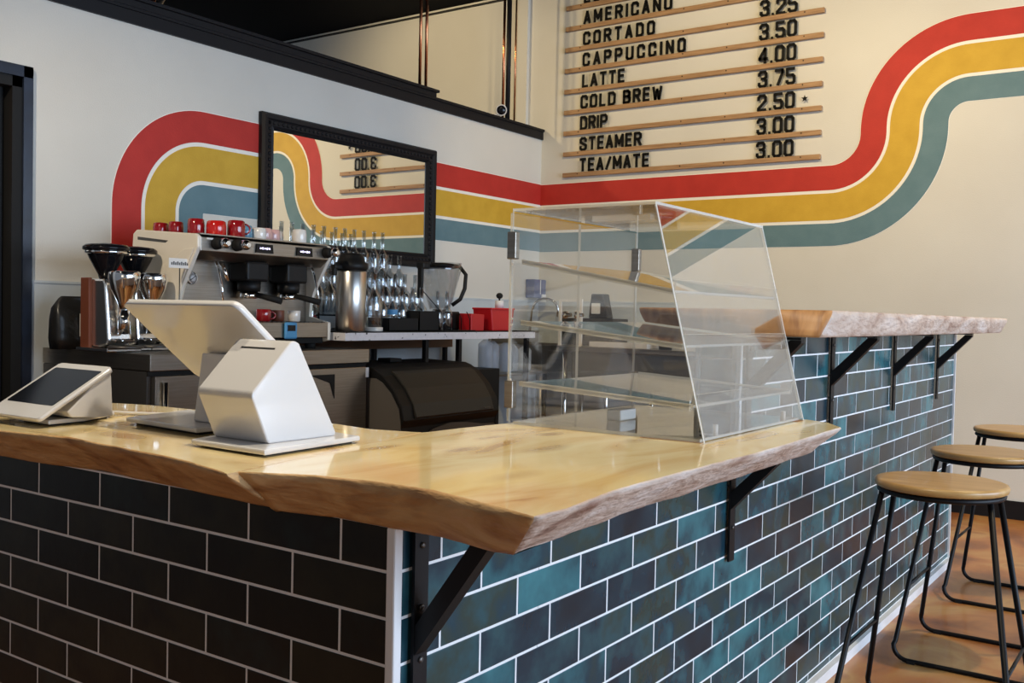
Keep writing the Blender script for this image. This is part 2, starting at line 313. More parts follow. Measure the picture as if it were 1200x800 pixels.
# ------------------------------------------------------------------ mural (paint on the two walls)
BANDS = [('red', 0.0, 0.168), ('yel', 0.190, 0.376), ('blu', 0.398, 0.553)]
def arc(cx, cz, r, a0, a1, n=26):
    return [(cx+r*math.cos(math.radians(a0+(a1-a0)*i/n)), cz+r*math.sin(math.radians(a0+(a1-a0)*i/n))) for i in range(n+1)]
def right_curve(off):
    """height curve on the right wall; u = -y (grows to the right), off = distance from the red edge"""
    T = 2.284; r1 = 0.20; c1 = (-(0.929+r1), T+r1); r2 = 0.12; c2 = (-0.256, 2.515)
    pts = [(-WY, T-off)] + arc(c1[0], c1[1], r1+off, -90, 0) + [(c1[0]+r1+off, (T+r1+2.515)/2)]
    pts += arc(c2[0], c2[1], r2+0.553-off, 180, 90) + [(5.9, 2.515+r2+0.553-off)]
    return pts
def back_curve(off):
    c = (2.343, 1.728)
    r = 0.560-off
    return [(WX, 1.728+r)] + arc(c[0], c[1], max(r, 0.004), 90, 180) + [(c[0]-max(r, 0.004), 1.332)]
def ribbon(name, fn, a, b, place, m, parent, label, lift):
    A, B = fn(a), fn(b); mb = MB()
    va = [[mb.bm.verts.new(place(p, h)) for p in A] for h in (0.0, lift)]
    vb = [[mb.bm.verts.new(place(p, h)) for p in B] for h in (0.0, lift)]
    for i in range(len(A)-1):
        mb.bm.faces.new([va[1][i], va[1][i+1], vb[1][i+1], vb[1][i]])
        mb.bm.faces.new([va[0][i], va[0][i+1], va[1][i+1], va[1][i]])
        mb.bm.faces.new([vb[0][i], vb[0][i+1], vb[1][i+1], vb[1][i]])
    o = mb.build(name, m, parent); tag(o, label); return o
pr = lambda p, h: (WX-h, -p[0], p[1]); pb = lambda p, h: (p[0], WY-h, p[1])
for fn, place, par in ((right_curve, pr, wr), (back_curve, pb, wb)):
    ribbon('painted_stripe', fn, -0.004, 0.556, place, 'cream', par, 'cream lines between the stripes', 0.0015)
    for (k, a, b), nm in zip(BANDS, ('red painted stripe', 'mustard yellow painted stripe', 'grey blue painted stripe')):
        ribbon('painted_stripe', fn, a, b, place, k, par, nm, 0.003)

# ------------------------------------------------------------------ tiled counters
ROW, PITCH, OFF, G = 0.075, 0.22665, 0.0095, 0.0052
tile_cache = {}
def tile_mesh(wd, ht, m):
    k = (round(wd, 3), round(ht, 3), m)
    if k not in tile_cache:
        mb = MB(); a, b, e = wd/2, ht/2, 0.0015
        rings = [[(-a, 0.0, -b), (a, 0.0, -b), (a, 0.0, b), (-a, 0.0, b)], [(-a, -0.0003, -b), (a, -0.0003, -b), (a, -0.0003, b), (-a, -0.0003, b)],
                 [(-a+e, -0.0009, -b+e), (a-e, -0.0009, -b+e), (a-e, -0.0009, b-e), (-a+e, -0.0009, b-e)]]
        V = [[mb.bm.verts.new(p) for p in r] for r in rings]
        for r in range(2):
            for i in range(4): mb.bm.faces.new([V[r][i], V[r][(i+1) % 4], V[r+1][(i+1) % 4], V[r+1][i]])
        mb.bm.faces.new(V[2])
        me = mb.mesh('tile'); me.materials.append(M[m]); tile_cache[k] = me
    return tile_cache[k]
def tiles(parent, u0, u1, z0, z1, place, m, off=OFF, rz=0.0, free0=False, free1=False):
    """running bond between u0,u1 and z0,z1; the joints stay on one grid"""
    b = int(math.ceil((z1-0.81)/ROW))
    while True:
        lo, hi = 0.81+(b-1)*ROW, 0.81+b*ROW
        if hi <= z0+0.01: break
        par = 1 if (b % 2) else 0        # band b=1 (0.81-0.885) has odd joints
        k = -3
        while True:
            k += 1
            if (k % 2) != (0 if b % 2 == 0 else 1): continue
            a = off + k*PITCH/2; c = a+PITCH
            if a >= u1: break
            if c <= u0: continue
            if free1 and (a+c)/2 >= u1: break
            if free0 and (a+c)/2 < u0: continue
            aa, cc = (a if free0 and a < u0 else max(a, u0)), (c if free1 and c > u1 else min(c, u1)); l2, h2 = max(lo, z0), min(hi, z1)
            if cc-aa < 0.012 or h2-l2 < 0.012: continue
            wd, ht = cc-aa-G, h2-l2-G
            o = bpy.data.objects.new('tile', tile_mesh(wd, ht, m)); COL.objects.link(o); o.parent = parent
            o.location = place((aa+cc)/2, (l2+h2)/2); o.rotation_euler = (random.uniform(-.003, .003), 0, rz+random.uniform(-.001, .001))
        b -= 1
LZ0, LZ1 = 0.885, 0.960
base = thing('tiled_counter', 'shaded teal tiled front of the low counter on the left, under the registers', 'counter', (0, 0, 0))
MB().box(0.006, 0.42, 0.006, 1.42, 0, LZ0-0.001).build('core', 'grout', base)
MB().box(-0.006, 0.013, -0.006, 0.013, 0, LZ0-0.001, bev=0.003).build('corner_trim', 'white_trim', base)
tiles(base, 0.014, 1.42, 0.03, LZ0-0.002, lambda u, z: (0.006, u, z), 'tileshaded', rz=-PI/2)
side = thing('tiled_counter', 'teal tiled side of the low counter, from the white corner strip to the raised bar', 'counter', (0, 0, 0))
MB().box(0.422, 1.379, 0.006, 0.32, 0, LZ0-0.001).build('core', 'grout', side)
tiles(side, 0.014, 1.38, 0.03, LZ0-0.002, lambda u, z: (u, 0.006, z), 'tile', free1=True)
MB().box(0.014, 1.38, -0.014, 0.006, 0, 0.03).build('base_strip', 'white_trim', side)
pony = thing('raised_bar', 'raised teal tiled bar wall running behind the stools to the cream wall', 'bar', (1.38, 0, 0))
BX1 = 4.19-1.38; BZ = 1.174
MB().box(0.0, BX1, 0.006, 0.124, 0, LZ0).box(0.006, BX1, 0.006, 0.124, LZ0, BZ).build('core', 'grout', pony)
MB().box(-0.004, 0.012, -0.004, 0.012, LZ1+0.002, BZ, bev=0.003).build('corner_trim', 'white_trim', pony)
MB().box(-0.004, 0.012, 0.118, 0.130, LZ1+0.002, BZ, bev=0.003).build('corner_trim', 'white_trim', pony)
MB().box(BX1-0.004, BX1+0.008, -0.004, 0.130, 0, BZ).build('corner_trim', 'white_trim', pony)
MB().box(0, BX1+0.008, -0.016, 0.006, 0, 0.035).build('base_strip', 'white_trim', pony)
tiles(pony, 1.38, 4.19, 0.035, LZ0, lambda u, z: (u-1.38, 0.006, z), 'tile', free0=True)
tiles(pony, 1.386, 4.19, LZ0, BZ-0.002, lambda u, z: (u-1.38, 0.006, z), 'tile')
tiles(pony, 0.012, 0.118, LZ1+0.004, BZ-0.002, lambda u, z: (0.006, u, z), 'tile', off=-0.09, rz=-PI/2)

# ------------------------------------------------------------------ live edge slabs
def slab(name, ctrl, z0, z1, mats, label, cat='countertop'):
    """ctrl: list of (x, y, inset_x, inset_y, rough, slot); inset = how far the lower edge sits in from the upper one"""
    ar = sum(ctrl[i][0]*ctrl[(i+1) % len(ctrl)][1]-ctrl[(i+1) % len(ctrl)][0]*ctrl[i][1] for i in range(len(ctrl)))
    if ar < 0: raise ValueError('order')
    P = []
    n = len(ctrl)
    for i in range(n):
        a, b = ctrl[i], ctrl[(i+1) % n]
        L = math.hypot(b[0]-a[0], b[1]-a[1]); k = max(1, int(L/0.02)) if a[4] else max(1, int(L/0.15))
        for j in range(k):
            t = j/k; P.append(tuple(a[q]*(1-t)+b[q]*t for q in range(4))+(a[4], a[5]))
    mb = MB(); H = z1-z0
    levels = [(0.0, z1, 0.004), (0.02, z1-0.004, 0.0), (0.22, z1-H*0.22, -0.004), (0.45, z1-H*0.45, -0.003), (0.7, z1-H*0.7, 0.0), (0.93, z0+0.006, 0.0), (1.0, z0, 0.006)]
    R = []
    cx = sum(p[0] for p in P)/len(P); cyy = sum(p[1] for p in P)/len(P)
    m = len(P)
    for t, z, extra in levels:
        ring = []
        for i, p in enumerate(P):
            q0, q1 = P[i-1], P[(i+1) % m]
            tx, ty = q1[0]-q0[0], q1[1]-q0[1]; l = math.hypot(tx, ty) or 1; nx, ny = ty/l, -tx/l
            amp = p[4]
            nz = (noise.noise(Vector((p[0]*9, p[1]*9, z*14)))*1.0 + noise.noise(Vector((p[0]*30, p[1]*30, z*40)))*0.45)*amp*(0.5 if t < 0.05 else 1)
            off = nz-(extra if amp else 0)
            ring.append(mb.bm.verts.new((p[0]+p[2]*t+nx*off, p[1]+p[3]*t+ny*off, z)))
        R.append(ring)
    for k in range(len(R)-1):
        for i in range(m):
            j = (i+1) % m; f = mb.bm.faces.new([R[k][i], R[k+1][i], R[k+1][j], R[k][j]]); f.material_index = P[i][5]; f.smooth = P[i][4] > 0
    for ring in (R[0], R[-1]):
        f = mb.bm.faces.new(ring); f.material_index = 0
    bmesh.ops.triangulate(mb.bm, faces=[f for f in mb.bm.faces if len(f.verts) > 4])
    return tag(mb.build(name, mats), label, cat)
S = 0.006
slab('live_edge_countertop', [
    (0.487, 0.357, 0, 0, 0, 1), (-0.114, 0.2342, 0.07, 0, S, 1), (-0.060, 0.12, 0.045, 0, S, 1), (-0.035, 0.0, 0.025, 0, S, 1), (-0.035, -0.10, 0.02, 0, S, 1), (-0.065, -0.22, 0.03, 0.01, S, 1),
    (-0.095, -0.322, 0.062, 0.075, S, 2), (-0.02, -0.325, 0.06, 0.08, S, 2), (0.14, -0.308, 0, 0.07, S, 2), (0.38, -0.308, 0, 0.08, S, 2), (0.7, -0.316, 0, 0.085, S, 2), (1.03, -0.310, 0, 0.08, S, 2), (1.29, -0.303, 0.0, 0.08, S, 2),
    (1.375, -0.245, -0.03, 0.06, S, 2), (1.412, -0.18, -0.05, 0.03, S, 2), (1.40, -0.025, -0.03, 0, 0, 2), (1.372, -0.022, 0, 0, 0, 1), (1.372, 0.345, 0, 0, 0, 1), (0.75, 0.335, 0, 0, 0.003, 1), (0.61, 0.352, 0, 0, 0.003, 1)],
    LZ0, LZ1, ['top', 'edge', 'edgepalelit'], 'glossy blond live edge counter slab at the near corner, under the clear pastry case')
slab('live_edge_countertop', [
    (-0.140, 0.2295, 0.11, 0, 0, 1), (0.4866, 0.3575, 0, 0, 0.003, 1), (0.455, 0.48, 0, 0, 0.003, 1), (0.47, 0.6, 0, 0, 0.003, 1), (0.458, 0.78, 0, 0, 0.003, 1), (0.447, 1.06, 0, 0, 0.003, 1), (0.427, 1.27, 0, 0, 0.003, 1), (0.37, 1.445, 0, 0, 0.003, 1),
    (0.12, 1.43, 0, 0, 0.003, 1), (-0.09, 1.40, 0.06, 0, S, 1), (-0.105, 0.98, 0.08, 0, S, 1), (-0.064, 0.80, 0.065, 0, S, 1), (-0.085, 0.55, 0.075, 0, S, 1), (-0.100, 0.38, 0.075, 0, S, 1)][::-1][::-1],
    LZ0, LZ1, ['top2', 'edge', 'edge'], 'glossy blond live edge counter slab on the left, under the registers')
slab('live_edge_bar_top', [
    (1.41, 0.325, 0.035, -0.02, 0.002, 2), (1.405, 0.05, 0.0, 0, 0.002, 2), (1.452, -0.222, -0.055, 0.012, 0.004, 1), (2.0, -0.225, 0, 0.01, 0.004, 1), (2.9, -0.215, 0, 0.02, 0.004, 1), (3.7, -0.225, 0, 0.02, 0.004, 1), (4.31, -0.215, -0.07, 0.02, 0.004, 1),
    (4.30, 0.30, -0.03, 0, 0.004, 1), (3.0, 0.33, 0, 0, 0.004, 1)],
    1.1755, 1.247, ['top', 'edgepalelit', 'endgrain'], 'raised live edge bar slab with brown sawn end and pale bark front', 'bar top')

# ------------------------------------------------------------------ brackets
def bracket(x, zt, reach, label, group, jz=0.0):
    t = thing('shelf_bracket', label, 'bracket', (x, -0.0015, zt), 0, group)
    MB().box(-0.017, 0.017, -0.006, 0.0, -0.31, 0).build('strap', 'steelblk', t)
    MB().box(-0.017, 0.017, -reach, -0.006, -0.006, 0).build('arm', 'steelblk', t)
    MB().prism([(-0.006, -0.170-jz), (-0.006, -0.122-jz), (-reach+0.030, -0.007), (-reach, -0.007), (-reach, -0.014)], 'x', -0.015, 0.015).build('brace', 'steelblk', t)
    b = MB()
    for z in (-0.035, -0.135, -0.22): b.lathe([(0.0055, 0), (0.005, 0.003), (0.002, 0.004)], (0, -0.006, z), 10, 0, True, Matrix.Rotation(PI/2, 3, 'X'))
    tag(b.build('screw_heads', 'ssdark', t), kind='stuff')
    return t
bracket(0.057, LZ0-0.002, 0.150, 'black steel bracket beside the white corner strip, under the low counter', 'brackets under the slabs', 0.04)
bracket(1.340, LZ0-0.002, 0.150, 'black steel bracket under the far end of the low counter', 'brackets under the slabs')
for x, l in ((1.435, 'black steel bracket under the bar, seen through the pastry case'), (2.176, 'first black steel bracket to the right of the pastry case, under the bar'), (2.99, 'middle black steel bracket under the raised bar'), (3.775, 'farthest black steel bracket under the right end of the bar')):
    bracket(x, 1.173, 0.150, l, 'brackets under the slabs')

# ------------------------------------------------------------------ stools
def stool(x, y, label):
    t = thing('bar_stool', label, 'stool', (x, y, 0), 0, 'bar stools')
    MB().lathe([(0.172, 0.736), (0.180, 0.740), (0.183, 0.750), (0.180, 0.758), (0.172, 0.760)], seg=40).build('seat', 'seat', t)
    ring = [(0.168*math.cos(2*PI*i/32), 0.168*math.sin(2*PI*i/32), 0.728) for i in range(32)]
    MB().tube(ring, 0.008, 8, 0, True).box(-0.165, 0.165, -0.012, 0.012, 0.724, 0.734).build('seat_ring', 'steelblk', t)
    B = 0.213; tpx = 0.075; ty = 0.145
    for sx in (-1, 1):
        pts = [(sx*tpx, ty, 0.728), (sx*(B-0.012), B+0.028, 0.07)]
        for i in range(7):
            a = PI/2*i/6; pts.append((sx*B, B+0.032-0.05*(1-math.cos(a)), 0.058-0.05*math.sin(a)))
        pts += [(p[0], -p[1], p[2]) for p in pts[::-1]]
        MB().tube(pts, 0.0085, 8).build('leg_frame', 'steelblk', t)
        for sy in (-1, 1):
            MB().box(sx*B-0.010, sx*B+0.010, sy*(B-0.03)-0.014, sy*(B-0.03)+0.014, 0, 0.010).build('foot_pad', 'matte', t)
    for sy in (-1, 1):
        k = 0.30
        z = 0.728-(0.728-0.07)*(1-k); xx = tpx+(B-0.012-tpx)*(1-k); yy = ty+(B+0.028-ty)*(1-k)
        MB().cyl((-xx, sy*yy, z), (xx, sy*yy, z), 0.0055, seg=8).build('footrest', 'steelblk', t)
    return t
stool(1.93, -0.405, 'nearest round wooden bar stool on black rod legs')
stool(2.76, -0.385, 'middle round wooden bar stool on black rod legs')
stool(3.70, -0.365, 'farthest round wooden bar stool, by the cream wall')

# ------------------------------------------------------------------ menu board
GL = {
 'A': [[(0, 0), (.3, 1), (.6, 0)], [(.11, .3), (.49, .3)]], 'B': [[(0, 0), (0, 1), (.42, 1), (.58, .86), (.58, .64), (.45, .53), (0, .53)], [(.45, .53), (.6, .4), (.6, .14), (.45, 0), (0, 0)]],
 'C': [[(.6, .70), (.6, .86), (.46, 1), (.14, 1), (0, .86), (0, .14), (.14, 0), (.46, 0), (.6, .14), (.6, .30)]],
 'D': [[(0, 0), (0, 1), (.42, 1), (.6, .84), (.6, .16), (.42, 0), (0, 0)]], 'E': [[(.52, 1), (0, 1), (0, 0), (.52, 0)], [(0, .52), (.45, .52)]],
 'I': [[(0, 0), (0, 1)]], 'L': [[(0, 1), (0, 0), (.5, 0)]], 'M': [[(0, 0), (0, 1), (.36, .25), (.72, 1), (.72, 0)]], 'N': [[(0, 0), (0, 1), (.58, 0), (.58, 1)]],
 'O': [[(.14, 0), (0, .14), (0, .86), (.14, 1), (.46, 1), (.6, .86), (.6, .14), (.46, 0), (.14, 0)]], 'P': [[(0, 0), (0, 1), (.44, 1), (.6, .86), (.6, .6), (.44, .45), (0, .45)]],
 'R': [[(0, 0), (0, 1), (.44, 1), (.6, .86), (.6, .63), (.44, .5), (0, .5)], [(.3, .5), (.62, 0)]], 'S': [[(.58, .74), (.58, .87), (.45, 1), (.13, 1), (0, .87), (0, .66), (.6, .36), (.6, .13), (.46, 0), (.13, 0), (0, .13), (0, .27)]],
 'T': [[(0, 1), (.6, 1)], [(.3, 1), (.3, 0)]], 'U': [[(0, 1), (0, .14), (.14, 0), (.46, 0), (.6, .14), (.6, 1)]], 'W': [[(0, 1), (.2, 0), (.4, .8), (.6, 0), (.8, 1)]],
 '/': [[(0, 0), (.42, 1)]], '.': [[(0, 0), (.03, 0)]],
 '0': [[(.12, 0), (0, .12), (0, .88), (.12, 1), (.46, 1), (.58, .88), (.58, .12), (.46, 0), (.12, 0)]],
 '2': [[(0, .72), (0, .88), (.12, 1), (.46, 1), (.58, .88), (.58, .62), (0, .12), (0, 0), (.6, 0)]],
 '3': [[(0, .78), (0, .88), (.12, 1), (.46, 1), (.58, .88), (.58, .64), (.44, .53), (.2, .53)], [(.44, .53), (.58, .40), (.58, .12), (.46, 0), (.12, 0), (0, .12), (0, .24)]],
 '4': [[(.44, 0), (.44, 1), (0, .34), (0, .26), (.62, .26)]], '5': [[(.56, 1), (0, 1), (0, .57), (.46, .57), (.58, .45), (.58, .12), (.46, 0), (.12, 0), (0, .12), (0, .2)]],
 '7': [[(0, 1), (.58, 1), (.58, .82), (.22, 0)]],
}
GW = {'I': .0, 'L': .5, 'E': .52, 'M': .72, 'N': .58, 'W': .8, '/': .42, '.': .03}
gm = {}; WF = 0.72
def glyph(c, h, t):
    if c in gm: return gm[c]
    mb = MB()
    if c == '*':
        pts = []
        for i in range(10):
            r = 0.026 if i % 2 == 0 else 0.011; a = PI/2+PI*i/5; pts.append((r*math.cos(a)+0.02, r*math.sin(a)+0.06))
        A = [mb.bm.verts.new((p[0], -0.003, p[1])) for p in pts]; mb.bm.faces.new(A)
    else:
        for pl in GL[c]:
            q = [Vector((p[0]*h*WF+t/2, t/2+p[1]*(h-t))) for p in pl]
            for i in range(len(q)-1):
                a, b = q[i], q[i+1]; dd = (b-a).normalized(); nn = Vector((-dd.y, dd.x))*t/2; ext = dd*t*0.28
                if c == '.': ext = dd*t*0.35
                a2, b2 = a-ext, b+ext
                V = [(a2+nn), (a2-nn), (b2-nn), (b2+nn)]
                F = [mb.bm.verts.new((v.x, -0.003, v.y)) for v in V]; K = [mb.bm.verts.new((v.x, 0.0, v.y)) for v in V]
                mb.bm.faces.new(F)
                for k in range(4): mb.bm.faces.new([F[k], F[(k+1) % 4], K[(k+1) % 4], K[k]])
    me = mb.mesh('letter'); me.materials.append(M['letter']); gm[c] = me; return me
board = thing('menu_board', 'wall menu of wooden slats with black letters and prices on the cream wall', 'menu board', (WX, 0, 0))
SZ0, SD = 2.352, 0.1675
for i in range(10):
    mb = MB().box(-0.030, 0, 1.195, 3.29, SZ0+i*SD-0.021, SZ0+i*SD+0.013, bev=0.002)
    mb.build('slat', 'slat', board)
    b = MB()
    for y in (1.33, 1.9, 2.25, 3.15): b.cyl((-0.0315, y, SZ0+i*SD), (-0.029, y, SZ0+i*SD), 0.005, seg=8)
    tag(b.build('nail_heads', 'steelblk', board), kind='stuff')
def word(s, y, row, h=0.112, t=0.022, gap=0.030, fit=None):
    wds = [(GW.get(c, .6)*h*WF+t if c != ' ' else 0.03) for c in s]
    if fit: gap = (fit-sum(wds))/(len(s)-1)
    u = y
    for c, wd in zip(s, wds):
        if c != ' ':
            o = bpy.data.objects.new('letter', glyph(c, h, t)); COL.objects.link(o); o.parent = board
            o.location = (-0.020, u, SZ0+row*SD+0.012); o.rotation_euler = (0, 0, -PI/2)
            key = 'pl%.3f' % wd
            if key not in gm:
                me = MB().box(-0.012, wd+0.012, 0.0005, 0.002, -0.004, h+0.010).mesh('letter_plate'); me.materials.append(M['plate']); gm[key] = me
            p = bpy.data.objects.new('letter_plate', gm[key]); COL.objects.link(p); p.parent = o
            p.rotation_euler = (random.uniform(-.03, .03), 0, 0)
        u -= wd+gap
items = [('TEA/MATE', '3.00', 3.14, 0.63), ('STEAMER', '3.00', 3.14, 0.56), ('DRIP', '2.50', 3.14, 0.255), ('COLD BREW', '3.75', 3.14, 0.725), ('LATTE', '4.00', 3.13, 0.39), ('CAPPUCCINO', '3.50', 3.13, 0.90), ('CORTADO', '3.25', 3.13, 0.64), ('AMERICANO', '3.00', 3.13, 0.78), ('ESPRESSO', '2.50', 3.13, 0.70)]
for i, (a, b, y, ft) in enumerate(items):
    word(a, y, i, fit=ft); word(b, 1.660, i, h=0.122, t=0.021, fit=0.278)
o = bpy.data.objects.new('letter', glyph('*', 0, 0)); COL.objects.link(o); o.parent = board; o.location = (-0.020, 1.335, SZ0+2*SD+0.012); o.rotation_euler = (0, 0, -PI/2); o['label'] = 'small black star'

# ------------------------------------------------------------------ mirror
mir = thing('framed_mirror', 'large mirror with carved black frame above the espresso machine', 'mirror', (2.72, WY, 1.53))
Wm, Hm, fwid = 1.585, 0.832, 0.100
MB().box(fwid-0.01, Wm-fwid+0.01, -0.016, -0.012, fwid-0.01, Hm-fwid+0.01).build('mirror_glass', 'mirror', mir)
mb = MB()
prof = [(0, 0), (0, -0.030), (0.012, -0.046), (0.034, -0.044), (0.044, -0.034), (0.072, -0.030), (0.084, -0.036), (0.095, -0.020), (0.100, -0.010)]
corners = [((0, 0), (1, 1)), ((Wm, 0), (-1, 1)), ((Wm, Hm), (-1, -1)), ((0, Hm), (1, -1))]
R = [[mb.bm.verts.new((c[0]+s[0]*u, yv, c[1]+s[1]*u)) for u, yv in prof] for c, s in corners]
for i in range(4):
    A, B = R[i], R[(i+1) % 4]
    for k in range(len(prof)-1): mb.bm.faces.new([A[k], B[k], B[k+1], A[k+1]])
mb.build('frame', 'black', mir)
mb = MB(); 
for n_, (p0, p1) in enumerate((((0.056, 0.056), (Wm-0.056, 0.056)), ((0.056, Hm-0.056), (Wm-0.056, Hm-0.056)), ((0.056, 0.056), (0.056, Hm-0.056)), ((Wm-0.056, 0.056), (Wm-0.056, Hm-0.056)))):
    L_ = math.hypot(p1[0]-p0[0], p1[1]-p0[1]); k = int(L_/0.035)
    for i in range(k+1):
        t_ = i/k; mb.lathe([(0.012, 0), (0.009, 0.006), (0.003, 0.009)], (p0[0]+(p1[0]-p0[0])*t_, -0.031, p0[1]+(p1[1]-p0[1])*t_), 8, 0, True, Matrix.Rotation(PI/2, 3, 'X'))
tag(mb.build('carving', 'black', mir), kind='stuff')

# ------------------------------------------------------------------ pipes, pole, camera above the partition
def pipe(x, label, m='copper', r=0.011, y=WY+0.075, z0=2.738):
    tag(MB().cyl((x, y, z0), (x, y, CZ), r, seg=10).build('pipe', m), label, 'pipe')
pipe(4.232, 'left one of the pair of copper pipes above the mirror', z0=2.785); pipe(4.298, 'right one of the pair of copper pipes above the mirror', z0=2.785)
pipe(5.245, 'copper pipe rising behind the white security camera')
pipe(5.31, 'thick black pole rising from the partition', 'black', 0.020)
pipe(5.405, 'thin copper pipe right of the black pole', r=0.007)
pipe(2.060, 'short stub of copper pipe at the top left of the partition', r=0.016, z0=2.785)
sc = thing('security_camera', 'small white round security camera on top of the partition', 'camera', (5.13, WY+0.01, 2.738))
MB().lathe([(0.030, 0), (0.030, 0.012), (0.012, 0.016), (0.012, 0.03)], (-0.035, 0.03, 0), 16).cyl((-0.035, 0.03, 0.022), (-0.01, -0.01, 0.045), 0.010).build('mount', 'white', sc)
dirv = (Vector((-1.1, -1.0, -0.25))).to_track_quat('Z', 'Y').to_matrix()
MB().lathe([(0.028, -0.045), (0.040, -0.03), (0.045, 0.0), (0.045, 0.03), (0.040, 0.036)], (0, 0, 0.062), 24, 0, True, dirv).build('body', 'white', sc)
MB().lathe([(0.036, 0.036), (0.034, 0.039), (0.012, 0.041)], (0, 0, 0.062), 24, 0, True, dirv).build('lens', 'screen', sc)

# ------------------------------------------------------------------ registers on the counter
CT = LZ1
# customer facing payment unit, in front
t = thing('payment_terminal', 'white wedge shaped card payment unit with a slot, nearest on the counter', 'terminal', (0.16, 0.45, CT))
mb = MB(); 
mb.prism([(-0.145, 0.075), (-0.150, -0.135), (0.110, -0.115), (0.150, 0.16)], 'z', 0.004, 0.014, bev=0.003).build('base_plate', 'white', t)
MB().prism([(-0.130, 0.065), (-0.135, -0.120), (0.100, -0.102), (0.135, 0.145)], 'z', 0.0, 0.0045).build('rubber_foot', 'matte', t)
y0, y1 = -0.078, 0.075
prof = [(-0.040, 0.200), (-0.030, 0.2015), (-0.020, 0.197), (0.080, 0.020), (0.076, 0.014), (-0.090, 0.014), (-0.095, 0.020), (-0.131, 0.100), (-0.130, 0.110)]
MB().prism(prof, 'y', y0, y1, bev=0.003).build('housing', 'white', t)
# card slot in the sloping face
n_ = Vector((-0.0945, 0, 0.092)); a_ = Vector((-0.040, 0, 0.200)); b_ = Vector((-0.130, 0, 0.110)); dd = (b_-a_).normalized(); nr = Vector((-dd.z*-1, 0, dd.x*-1)).normalized()
nr = Vector((-0.707, 0, 0.707))
c0 = a_+dd*0.018+nr*0.0006; mb = MB()
mb.quad([c0+Vector((0, -0.050, 0)), c0+Vector((0, 0.045, 0)), c0+dd*0.004+Vector((0, 0.045, 0)), c0+dd*0.004+Vector((0, -0.050, 0))]).build('card_slot', 'matte', t)
# merchant register, behind
t = thing('register_display', 'large white register screen seen from behind, tilted on its stand', 'register', (0.21, 0.64, CT))
MB().prism([(-0.075, 0.27), (-0.095, 0.0), (0.05, 0.0), (0.13, 0.32)], 'z', 0.006, 0.016, bev=0.003).build('base_plate', 'white', t)
MB().prism([(-0.062, 0.25), (-0.080, 0.012), (0.045, 0.012), (0.11, 0.30)], 'z', 0.0, 0.0065).build('rubber_foot', 'matte', t)
mb = MB().prism([(-0.020, 0.016), (0.075, 0.016), (0.100, 0.082), (0.0, 0.164)], 'y', -0.060, 0.110, bev=0.004); mb.build('stand', 'white', t)
# display slab: from upper front edge T to lower back edge L
T0 = Vector((-0.112, 0, 0.264)); L0 = Vector((0.085, 0, 0.100)); dd = (L0-T0).normalized(); nr = Vector((-dd.z, 0, dd.x))
if nr.z < 0: nr = -nr
def dsl(mb, ya, yb, s0, s1, h0, h1, r, mi=0):
    pts = []
    for cx_, cy__, a0 in ((yb-r, s1-r, 0), (ya+r, s1-r, 90), (ya+r, s0+r, 180), (yb-r, s0+r, 270)):
        for i in range(6):
            a = math.radians(a0+18*i); pts.append((cx_+r*math.cos(a), cy__+r*math.sin(a)))
    A = [mb.bm.verts.new(T0+dd*p[1]+Vector((0, p[0], 0))+nr*h0) for p in pts]
    B = [mb.bm.verts.new(T0+dd*p[1]+Vector((0, p[0], 0))+nr*h1) for p in pts]
    mb.bm.faces.new(A); mb.bm.faces.new(B[::-1])
    for i in range(len(pts)): f = mb.bm.faces.new([A[i], A[(i+1) % len(pts)], B[(i+1) % len(pts)], B[i]]); f.smooth = True
    return mb
dsl(MB(), -0.135, 0.235, 0, (L0-T0).length, 0.0, 0.014, 0.018).build('display_back', 'white', t)
dsl(MB(), -0.125, 0.225, 0.010, (L0-T0).length-0.01, 0.0142, 0.0150, 0.012).build('screen', 'screen', t)
tag(MB().tube([(0.30, 0.985, CT+0.005), (0.29, 1.0, CT+0.005), (0.25, 1.07, CT+0.005), (0.20, 1.10, CT+0.010)], 0.004, 8).build('power_cable', 'white'), 'white cable running between the two registers on the counter', 'cable')
# left reader
t = thing('tablet_terminal', 'white tablet terminal with black screen at the left end of the counter', 'terminal', (0.08, 1.05, CT))
MB().prism([(-0.078, 0.075), (-0.082, -0.070), (0.010, -0.058), (0.120, 0.0), (0.120, 0.09)], 'z', 0.004, 0.014, bev=0.003).build('base_plate', 'white', t)
MB().prism([(-0.065, 0.06), (-0.070, -0.055), (0.010, -0.045), (0.10, 0.0), (0.10, 0.08)], 'z', 0, 0.0045).build('rubber_foot', 'matte', t)
MB().prism([(-0.05, 0.030), (0.045, 0.120), (0.052, 0.118), (0.058, 0.014), (0.030, 0.014), (-0.04, 0.018)], 'y', -0.088, 0.085, bev=0.003).build('housing', 'white', t)
T0 = Vector((0.052, 0, 0.124)); L0 = Vector((-0.118, 0, 0.022)); dd = (L0-T0).normalized(); nr = Vector((-dd.z, 0, dd.x))
if nr.z < 0: nr = -nr
Lq = (L0-T0).length
dsl(MB(), -0.092, 0.115, 0, Lq, -0.010, 0.0, 0.010).build('tablet', 'white', t)
dsl(MB(), -0.080, 0.103, 0.020, Lq-0.045, 0.0002, 0.0010, 0.004).build('screen', 'screen', t)

